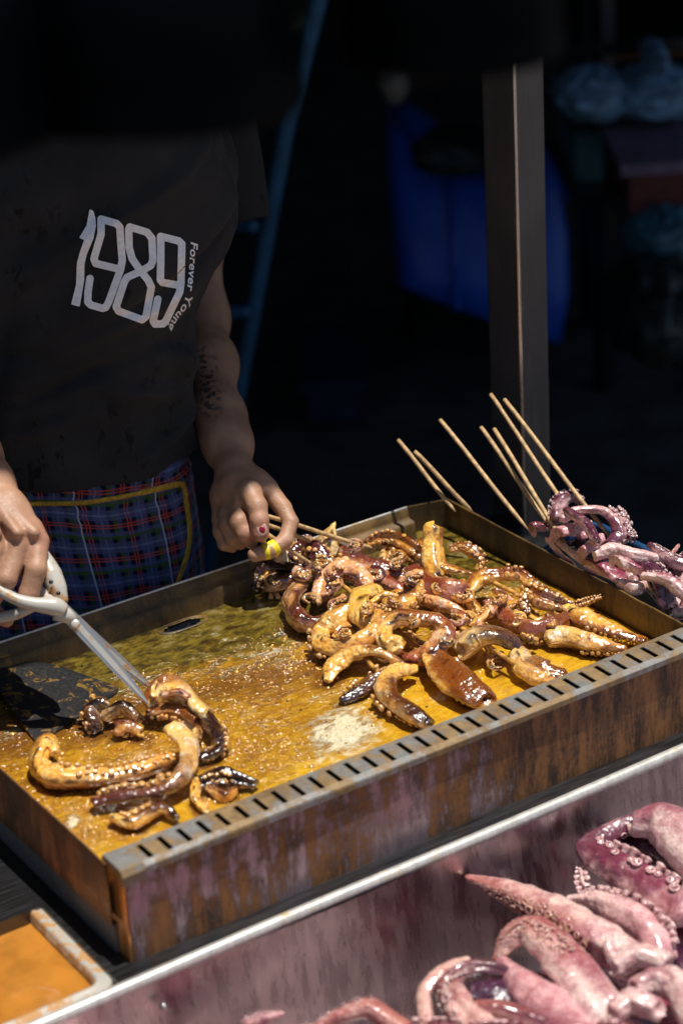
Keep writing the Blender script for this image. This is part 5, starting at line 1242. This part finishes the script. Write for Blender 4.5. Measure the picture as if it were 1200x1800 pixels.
# ------------------------------------------------------------------ scissors
def scissors():
    pv = Q(133, 1097, 2.475); e = empty('kitchen_scissors', tuple(pv)); tag(e, 'kitchen scissors with cream plastic handles and saucy blades, held open', 'scissors')
    t1, t2 = P(265, 1242, -.006), P(270, 1212, -.002)
    def blade(tip, base, w0, side, lift, name):
        ax = tip-base; L = np.linalg.norm(ax); ax /= L; v = (CAM-base)/np.linalg.norm(CAM-base); b = np.cross(v, ax); b /= np.linalg.norm(b); n = np.cross(ax, b)
        pts = [(0, -.5), (.25, -.62), (.6, -.5), (.85, -.3), (1, -.02), (1, .02), (.85, .20), (.6, .32), (.25, .40), (0, .5)]
        m = MB(); m.prism([(x*L, y*w0*side) for x, y in pts], -.0009+lift, .0009+lift, (base, ax, b, n)); o = m.build(name, M['saucy_blade'], e)
        bv = o.modifiers.new('bevel', 'BEVEL'); bv.width = .0006; bv.segments = 2
        g = MB(); g.prism([(x*L, y*w0*side) for x, y in [(.22, -.30), (.6, -.28), (.95, -.05), (.97, .0), (.6, .12), (.22, .10)]], .0009+lift, .0014+lift, (base, ax, b, n)); g.build('ground_edge', M['blade_bright'], o)
        return o
    blade(t1, Q(100, 1062, 2.478), .0155, -1, -.001, 'blade')
    blade(t2, Q(114, 1075, 2.478), .0155, 1, .0012, 'blade')
    v = (CAM-pv)/np.linalg.norm(CAM-pv); m = MB()
    m.tube([pv, pv+v*.0042, pv+v*.0056, pv+v*.0062], [.0052, .0052, .0042, .002], 20); s = m.build('pivot_screw', M['blade_bright'], e, True)
    # handles: a bow for the fingers and one for the thumb
    def bow(pts, rads, name, flat=1.0):
        c = crom([Q(*p) for p in pts], 60); rr = np.interp(np.linspace(0, len(rads)-1, 60), range(len(rads)), rads)*2.48/F
        m = MB(); m.tube(c, rr, 16); return m.build(name, M['handle_plastic'], e, True)
    bow([(112, 1074, 2.470), (96, 1066, 2.466), (62, 1062, 2.462), (26, 1052, 2.462), (-12, 1030, 2.463), (-60, 1000, 2.466), (-90, 960, 2.475), (-70, 925, 2.515), (-20, 930, 2.525), (30, 990, 2.51), (80, 1050, 2.49), (108, 1070, 2.476)], [14, 17, 12, 10, 10, 10, 10, 9, 9, 9, 11, 13], 'handle')
    h2 = bow([(112, 1060, 2.492), (102, 1036, 2.495), (90, 1010, 2.50), (78, 985, 2.505), (62, 962, 2.512), (30, 952, 2.525)], [9, 17, 20, 16, 12, 10], 'handle')
    for px, py in ((90, 1023), (103, 1043)):
        c = Q(px, py, 2.4825); v = (CAM-c)/np.linalg.norm(CAM-c); m = MB(); m.tube([c, c+v*.0015], [.0025, .0023], 12); m.build('handle_slot', M['black_metal'], h2, True)
    bow([(60, 1066, 2.478), (20, 1082, 2.49), (-30, 1086, 2.50), (-80, 1060, 2.50)], [9, 10, 9, 9], 'handle')
    m = MB(); c = [Q(*p) for p in ((96, 1078, 2.470), (118, 1082, 2.474), (132, 1092, 2.477))]; m.tube(c, [.008, .0085, .006], 14); m.build('handle_shoulder', M['handle_plastic'], e, True)
def saucy(name, base, metal, rough, th=.52):
    m, nt, b = new_mat(name); p = pos(nt); n = noi(nt, p, 90, 5, .65, .4); n2 = noi(nt, p, 25, 3)
    k = ramp(nt, mth(nt, 'ADD', mth(nt, 'MULTIPLY', n, .6), mth(nt, 'MULTIPLY', n2, .4)), th, th+.08, 0, .85)
    nt.links.new(mix(nt, k, base, (.45, .20, .03)), b.inputs['Base Color'])
    nt.links.new(mth(nt, 'MULTIPLY', mth(nt, 'SUBTRACT', 1.0, k), metal), b.inputs['Metallic']); b.inputs['Roughness'].default_value = rough
    bump(nt, b, n, .3, .0006); return m
M['saucy_blade'] = saucy('saucy_steel', (.42, .43, .45), .6, .34); M['blade_bright'] = saucy('bright_saucy_steel', (.66, .63, .56), .4, .38)
M['handle_plastic'] = saucy('stained_cream_plastic', (.47, .45, .40), 0.0, .36)
scissors()

# ------------------------------------------------------------------ spatula lying on the griddle
def spatula():
    c = P(90, 1225, FZ); e = empty('scraper_spatula', tuple(c)); tag(e, 'wide black flat spatula lying on the griddle at the left', 'spatula')
    out = [(-60, 1158, 30), (0, 1152, 16), (60, 1160, 10), (110, 1172, 5), (160, 1190, 4), (198, 1203, 3.5), (208, 1210, 3), (204, 1218, 3), (140, 1258, 3), (92, 1290, 3), (72, 1303, 3), (62, 1302, 3), (30, 1262, 6), (0, 1212, 14), (-60, 1196, 28)]
    top = [P(a, b, FZ+h/1000.) for a, b, h in out]; n = len(top); m = MB()
    cen = np.mean(top, 0); V = top+[p-np.array([0, 0, .0016]) for p in top]
    m.add(V, [tuple(range(n-1, -1, -1)), tuple(range(n, 2*n))]+[(i, (i+1) % n, n+(i+1) % n, n+i) for i in range(n)])
    o = m.build('spatula_blade', M['spat'], e)
    m = MB(); m.tube([P(-50, 1176, FZ+.028), P(-120, 1172, FZ+.05), P(-260, 1165, FZ+.10)], [.008, .010, .011], 12); m.build('spatula_handle', M['black_metal'], e, True)
def spat_mat():
    m, nt, b = new_mat('oily_black_iron'); p = pos(nt); n = noi(nt, p, 42, 5, .7, 1.2); n2 = noi(nt, p, 240, 3)
    k = ramp(nt, n, .55, .62, 0, .8)
    nt.links.new(mix(nt, k, (.016, .016, .017), (.24, .13, .015)), b.inputs['Base Color']); nt.links.new(ramp(nt, n2, .3, .7, .32, .55), b.inputs['Roughness'])
    bump(nt, b, mth(nt, 'ADD', n2, mth(nt, 'MULTIPLY', k, 1.5)), .3, .0006); return m
M['spat'] = spat_mat(); spatula()

# ------------------------------------------------------------------ pan of dipping sauce at the lower left
def sauce_pan():
    z0 = -.111; x1, y1, x0, y0 = P(186, 1703, -.111)[0], P(0, 1588, -.111)[1], -.36, -.0215
    e = empty('sauce_pan', (-.2, .02, -.16)); tag(e, 'deep steel pan of orange dipping sauce sunk beside the griddle', 'pan')
    def ring(s, z, rad=.030):
        o = []
        for cx, cy, a0 in ((x1-rad, y1-rad, 0), (x0+rad, y1-rad, 90), (x0+rad, y0+rad, 180), (x1-rad, y0+rad, 270)):
            for a in range(0, 91, 9):
                an = R(a0+a); r = max(rad-s, .012); q = max(0, s-(rad-.012))
                o.append((cx+math.cos(an)*r-math.copysign(q, math.cos(R(a0+45))), cy+math.sin(an)*r-math.copysign(q, math.sin(R(a0+45))), z))
        return o
    prof = [(-.001, -.005), (-.0006, .000), (.002, .0012), (.008, .0004), (.0115, .0022), (.0145, .0026), (.0165, -.001), (.018, -.030), (.020, -.060)]
    V = []
    for s, z in prof: V += ring(s, z0+z)
    n = len(ring(0, 0)); m = MB(); m.add(V, [(i*n+k, i*n+(k+1) % n, (i+1)*n+(k+1) % n, (i+1)*n+k) for i in range(len(prof)-1) for k in range(n)])
    m.build('pan_rim', M['pan_steel'], e, True)
    V = []; mm = [.0172, .0190, .023, .05, .09]
    for s, dz in zip(mm, (.0012, .0002, -.0002, 0, .0)): V += [(a, b, z0-.012+dz+.0004*nz((a*30, b*30, 0))) for a, b, c in ring(s, 0)]
    m = MB(); m.add(V, [(i*n+k, i*n+(k+1) % n, (i+1)*n+(k+1) % n, (i+1)*n+k) for i in range(4) for k in range(n)]+[tuple(range(4*n, 5*n))])
    m.build('dipping_sauce', M['orange_sauce'], e, True)
M['pan_steel'] = saucy('stained_pan_steel', (.70, .67, .60), .45, .28, .46); sauce_pan()

# ------------------------------------------------------------------ post, lamp shades
def post():
    c = PY(915, 700, .56); s = .0245; e = empty('steel_post', (c[0], c[1], GZ)); tag(e, 'square brushed steel post standing behind the griddle', 'post')
    m = MB(); m.box((c[0], c[1], GZ), (c[0]+2*s, c[1]+.070, 1.60), .0055); m.build('tube', M['post_steel'], e)
    m = MB(); m.tube([(c[0]+.0024, c[1]+.0024, z) for z in np.linspace(GZ+.01, 1.6, 6)], .0027, 14); m.build('edge_highlight', M['post_highlight'], e, True)  # added bright strip paints the highlight along the post's corner
    MB().box((c[0]-.04, c[1]-.04, GZ), (c[0]+.09, c[1]+.09, GZ+.008)).build('base_plate', M['dark_steel'], e)
M['post_steel'] = brushed('post_steel', (.135, .115, .108), .36, (20, 20, .8)); M['post_steel'].node_tree.nodes['Principled BSDF'].inputs['Metallic'].default_value = .2; M['post_highlight'] = brushed('edge_highlight_steel', (.85, .74, .66), .22, (20, 20, .8), .1); post()
def shade_mat():
    m, nt, b = new_mat('gloss_black_shade'); b.inputs['Base Color'].default_value = (.0006, .0009, .0016, 1); b.inputs['Roughness'].default_value = .4; b.inputs['Specular IOR Level'].default_value = .035; return m
M['shade'] = shade_mat()
def lampshade(px, py, d, rpx, label):
    c = Q(px, py, d); r = rpx*d/F; e = empty('hanging_lamp', (c[0], c[1], c[2])); tag(e, label, 'lamp', 'unlit black hanging lamps over the counter')
    pr = [(1.0, 0), (1.01, .05), (.99, .12), (.98, .35), (.96, .65), (.90, .95), (.74, 1.2), (.40, 1.36), (.16, 1.45), (.15, 1.7), (.02, 1.72)]
    n = 48; V = []; 
    for q, h in pr:
        for k in range(n): a = 2*math.pi*k/n; V.append((c[0]+r*q*math.cos(a), c[1]+r*q*math.sin(a), c[2]+r*h))
    m = MB(); m.add(V, grid_faces(len(pr), n, True)); o = m.build('lamp_shade', M['shade'], e, True); sm_ = o.modifiers.new('thick', 'SOLIDIFY'); sm_.thickness = .0015
    m = MB(); m.tube([(c[0], c[1], c[2]+r*1.7), (c[0]+.002, c[1], 1.62)], .003, 8); m.build('cord', M['shade'], e, True)
    m = MB(); m.add(*ellipsoid(np.array([c[0], c[1], c[2]+r*1.0]), np.array([1., 0, 0]), np.array([0, 1., 0]), np.array([0, 0, 1.]), r*.2, r*.2, r*.3)); m.build('bulb', M['black_iron'], e, True)
M['pale_cloth'] = basic('pale_cloth', (.30, .24, .19), .8); M['green_bag'] = basic('green_bag', (.05, .16, .22), .5, var=.3, vscale=10)
M['olive'] = basic('olive_leaves', (.08, .10, .04), .7, var=.4, vscale=25); M['navy'] = basic('navy_plastic', (.004, .010, .045), .5); M['mauve'] = basic('mauve_lid', (.16, .11, .16), .6)
lampshade(798, 92, 1.32, 196, 'unlit black hanging lamp in front of the steel post')
lampshade(292, 185, 1.30, 246, 'unlit black hanging lamp in front of the cook\'s chest')
lampshade(-140, 240, 1.28, 262, 'unlit black hanging lamp at the photo\'s left edge')

# ------------------------------------------------------------------ dim things behind the stall
def rail():
    a = Q(562, -10, 4.2); b = Q(505, 215, 4.3); c = Q(418, 700, 4.5); bot = c+(c-b)*.8
    e = empty('leaning_pole', (bot[0], bot[1], GZ)); tag(e, 'blue painted pole leaning behind the cook\'s shoulder', 'pole')
    m = MB(); m.tube([a+(a-b)*.6, a, b, c, bot], [.017, .017, .016, .014, .012], 12); m.build('shaft', M['teal_paint'], e, True)
    m = MB(); m.tube(crom([Q(*p) for p in ((448, 398, 4.35), (405, 402, 4.4), (378, 440, 4.42), (372, 500, 4.42), (380, 545, 4.42), (440, 548, 4.4))], 40), .012, 10); m.build('loop_handle', M['teal_paint'], e, True)
rail()
def blue_tub():
    d = 5.6; e0 = Q(845, 600, d); e = empty('blue_container', (e0[0], e0[1], GZ)); tag(e, 'large blue plastic container in the dark behind the steel post', 'container')
    front = [(684, 222), (700, 508), (800, 548), (880, 578), (986, 612)]
    top = [(684, 222), (740, 258), (795, 296), (850, 312), (920, 290), (955, 285), (985, 330), (1002, 420), (1004, 520), (986, 612)]
    poly = [Q(*p, d) for p in [(684, 222), (740, 258), (795, 296), (850, 314), (920, 296), (955, 288), (985, 330), (1001, 420), (1003, 520), (988, 612), (880, 580), (800, 548), (700, 508), (690, 360)]]
    n = len(poly); cen = np.mean(poly, 0); V = []; bk = CF*np.array([1, 1, 0]); bk /= np.linalg.norm(bk)
    for s, o in ((.0, -.05), (.55, -.045), (.88, -.03), (.97, .0), (1.0, .05), (1.0, .30), (.9, .45), (.0, .5)):
        V += [cen+(p-cen)*max(s, .001)+bk*o for p in poly]
    m = MB(); m.add(V, [(i*n+k, i*n+(k+1) % n, (i+1)*n+(k+1) % n, (i+1)*n+k) for i in range(7) for k in range(n)]); m.build('container_body', M['blue_plastic'], e, True)
    m = MB(); a, b = Q(792, 300, d-.055), Q(804, 545, d-.055); m.tube([a, b], .012, 8); m.build('moulded_rib', M['blue_plastic'], e, True)
    base = cen+bk*.2
    for s in (-.18, .18): q = base+_rt*s; MB().box((q[0]-.02, q[1]-.02, GZ), (q[0]+.02, q[1]+.02, cen[2]-.1)).build('stand_leg', M['black_metal'], e)
blue_tub()
def bagshape(name, px, py, d, rx, ry, mat, label, cat, seed, depth_m=.12, group=None):
    c = Q(px, py, d); m = MB(); V = []; nu, nv = 44, 26
    for i in range(nv+1):
        t = math.pi*i/nv
        for k in range(nu):
            f = 2*math.pi*k/nu
            q = (1+.25*abs(nz((math.sin(t)*math.cos(f), math.sin(t)*math.sin(f), math.cos(t)), 2.2, seed))-.30*abs(nz((math.sin(t)*math.cos(f), math.sin(t)*math.sin(f), math.cos(t)), 4.5, seed)))
            V.append(c+_rt*rx*d/F*math.sin(t)*math.cos(f)*q+BX*depth_m*math.sin(t)*math.sin(f)*q+np.array([0, 0, 1])*ry*d/F*math.cos(t)*q)
    m.add(V, grid_faces(nv+1, nu, True)); o = m.build(name, M[mat], None, True); tag(o, label, cat, group); return o
bagshape('dark_bag', 800, 265, 5.45, 75, 40, 'dark_bag', 'dark bag slumped on top of the blue container', 'bag', 3)
bagshape('pale_pouch', 692, 140, 5.2, 26, 42, 'pale_cloth', 'small pale pouch hanging in the dark beside the lamp', 'pouch', 4, .05)
def rack():
    d = 5.0; e0 = Q(1090, 700, d); e = empty('storage_rack', (e0[0], e0[1], GZ)); tag(e, 'black metal rack full of bags and boxes at the right', 'rack')
    for px, off in ((1066, 0), (1330, 0), (1085, .45), (1330, .45)):
        a, b = Q(px-10, -300, d), Q(px+14, 1100, d); a = a+BX*off; b = b+BX*off; b = np.array([a[0], a[1], GZ])
        m = MB(); m.box((a[0]-.02, a[1]-.02, GZ), (a[0]+.02, a[1]+.02, a[2])); m.build('rack_post', M['black_metal'], e)
    for py in (345, 212, 78):
        a, b = Q(1000, py, d), Q(1340, py-10, d); z = a[2]; m = MB(); q = [a, b, b+BX*.45, a+BX*.45]
        m.add([(p[0], p[1], z) for p in q]+[(p[0], p[1], z-.03) for p in q], [(0, 1, 2, 3), (7, 6, 5, 4), (0, 4, 5, 1), (1, 5, 6, 2), (2, 6, 7, 3), (3, 7, 4, 0)]); m.build('shelf', M['black_metal'], e)
rack()
BG = 'bags heaped on the rack'
bagshape('pale_bag', 1040, 165, 4.9, 66, 46, 'bag', 'bluish plastic bag on the rack beside its front post', 'bag', 5, group=BG)
bagshape('pale_bag', 1150, 160, 4.9, 92, 48, 'bag', 'widest bluish plastic bag on the rack shelf', 'bag', 6, group=BG)
bagshape('pale_bag', 1150, 98, 4.85, 22, 24, 'bag', 'small knotted bluish bag topping the wide bag on the rack', 'bag', 7, group=BG)
bagshape('green_bag', 1165, 410, 4.7, 75, 50, 'green_bag', 'green plastic bag with knotted top below the red crate', 'bag', 8, group=BG)
bagshape('green_bag', 1150, 540, 4.6, 90, 90, 'dark_bag', 'large dark bag slumped low under the rack', 'bag', 9, .2, group=BG)
bagshape('green_bag', 880, 120, 5.6, 50, 40, 'olive', 'olive leafy bundle behind the hanging lamp', 'bundle', 10)
bagshape('green_bag', 500, 30, 5.6, 60, 22, 'olive', 'pale olive bundle behind the leaning pole', 'bundle', 11)
def crate(px, py, d, w, h, mat, topmat, label, dep=.35):
    a = Q(px, py, d); w *= d/F; h *= d/F; e = empty('crate', tuple(a)); tag(e, label, 'crate')
    fr = (a, _rt, np.array([0, 0, 1.]), BX); m = MB(); m.prism([(-w/2, 0), (w/2, 0), (w/2, h), (-w/2, h)], 0, dep, fr); m.build('crate_body', M[mat], e)
    m = MB(); m.prism([(-w/2-.02, h+.001), (w/2+.02, h+.001), (w/2+.02, h+.025), (-w/2-.02, h+.025)], -.02, dep+.02, fr); m.build('crate_lid', M[topmat], e)
crate(1170, 375, 4.7, 130, 75, 'dark_red', 'mauve', 'dark red crate with a dull mauve lid at the right edge')
crate(1150, 100, 5.3, 160, 30, 'orange_dull', 'orange_dull', 'flat dull orange box on the rack\'s upper shelf')
crate(1035, 330, 5.1, 50, 130, 'green_dark', 'green_dark', 'tall dark teal box standing on the rack beside its front post')
crate(1135, 330, 5.15, 90, 120, 'green_dark', 'green_dark', 'broad dark teal box on the rack under the bluish bags')
crate(590, 740, 5.4, 90, 60, 'navy', 'navy', 'low blue crate on the dark ground behind the cook')
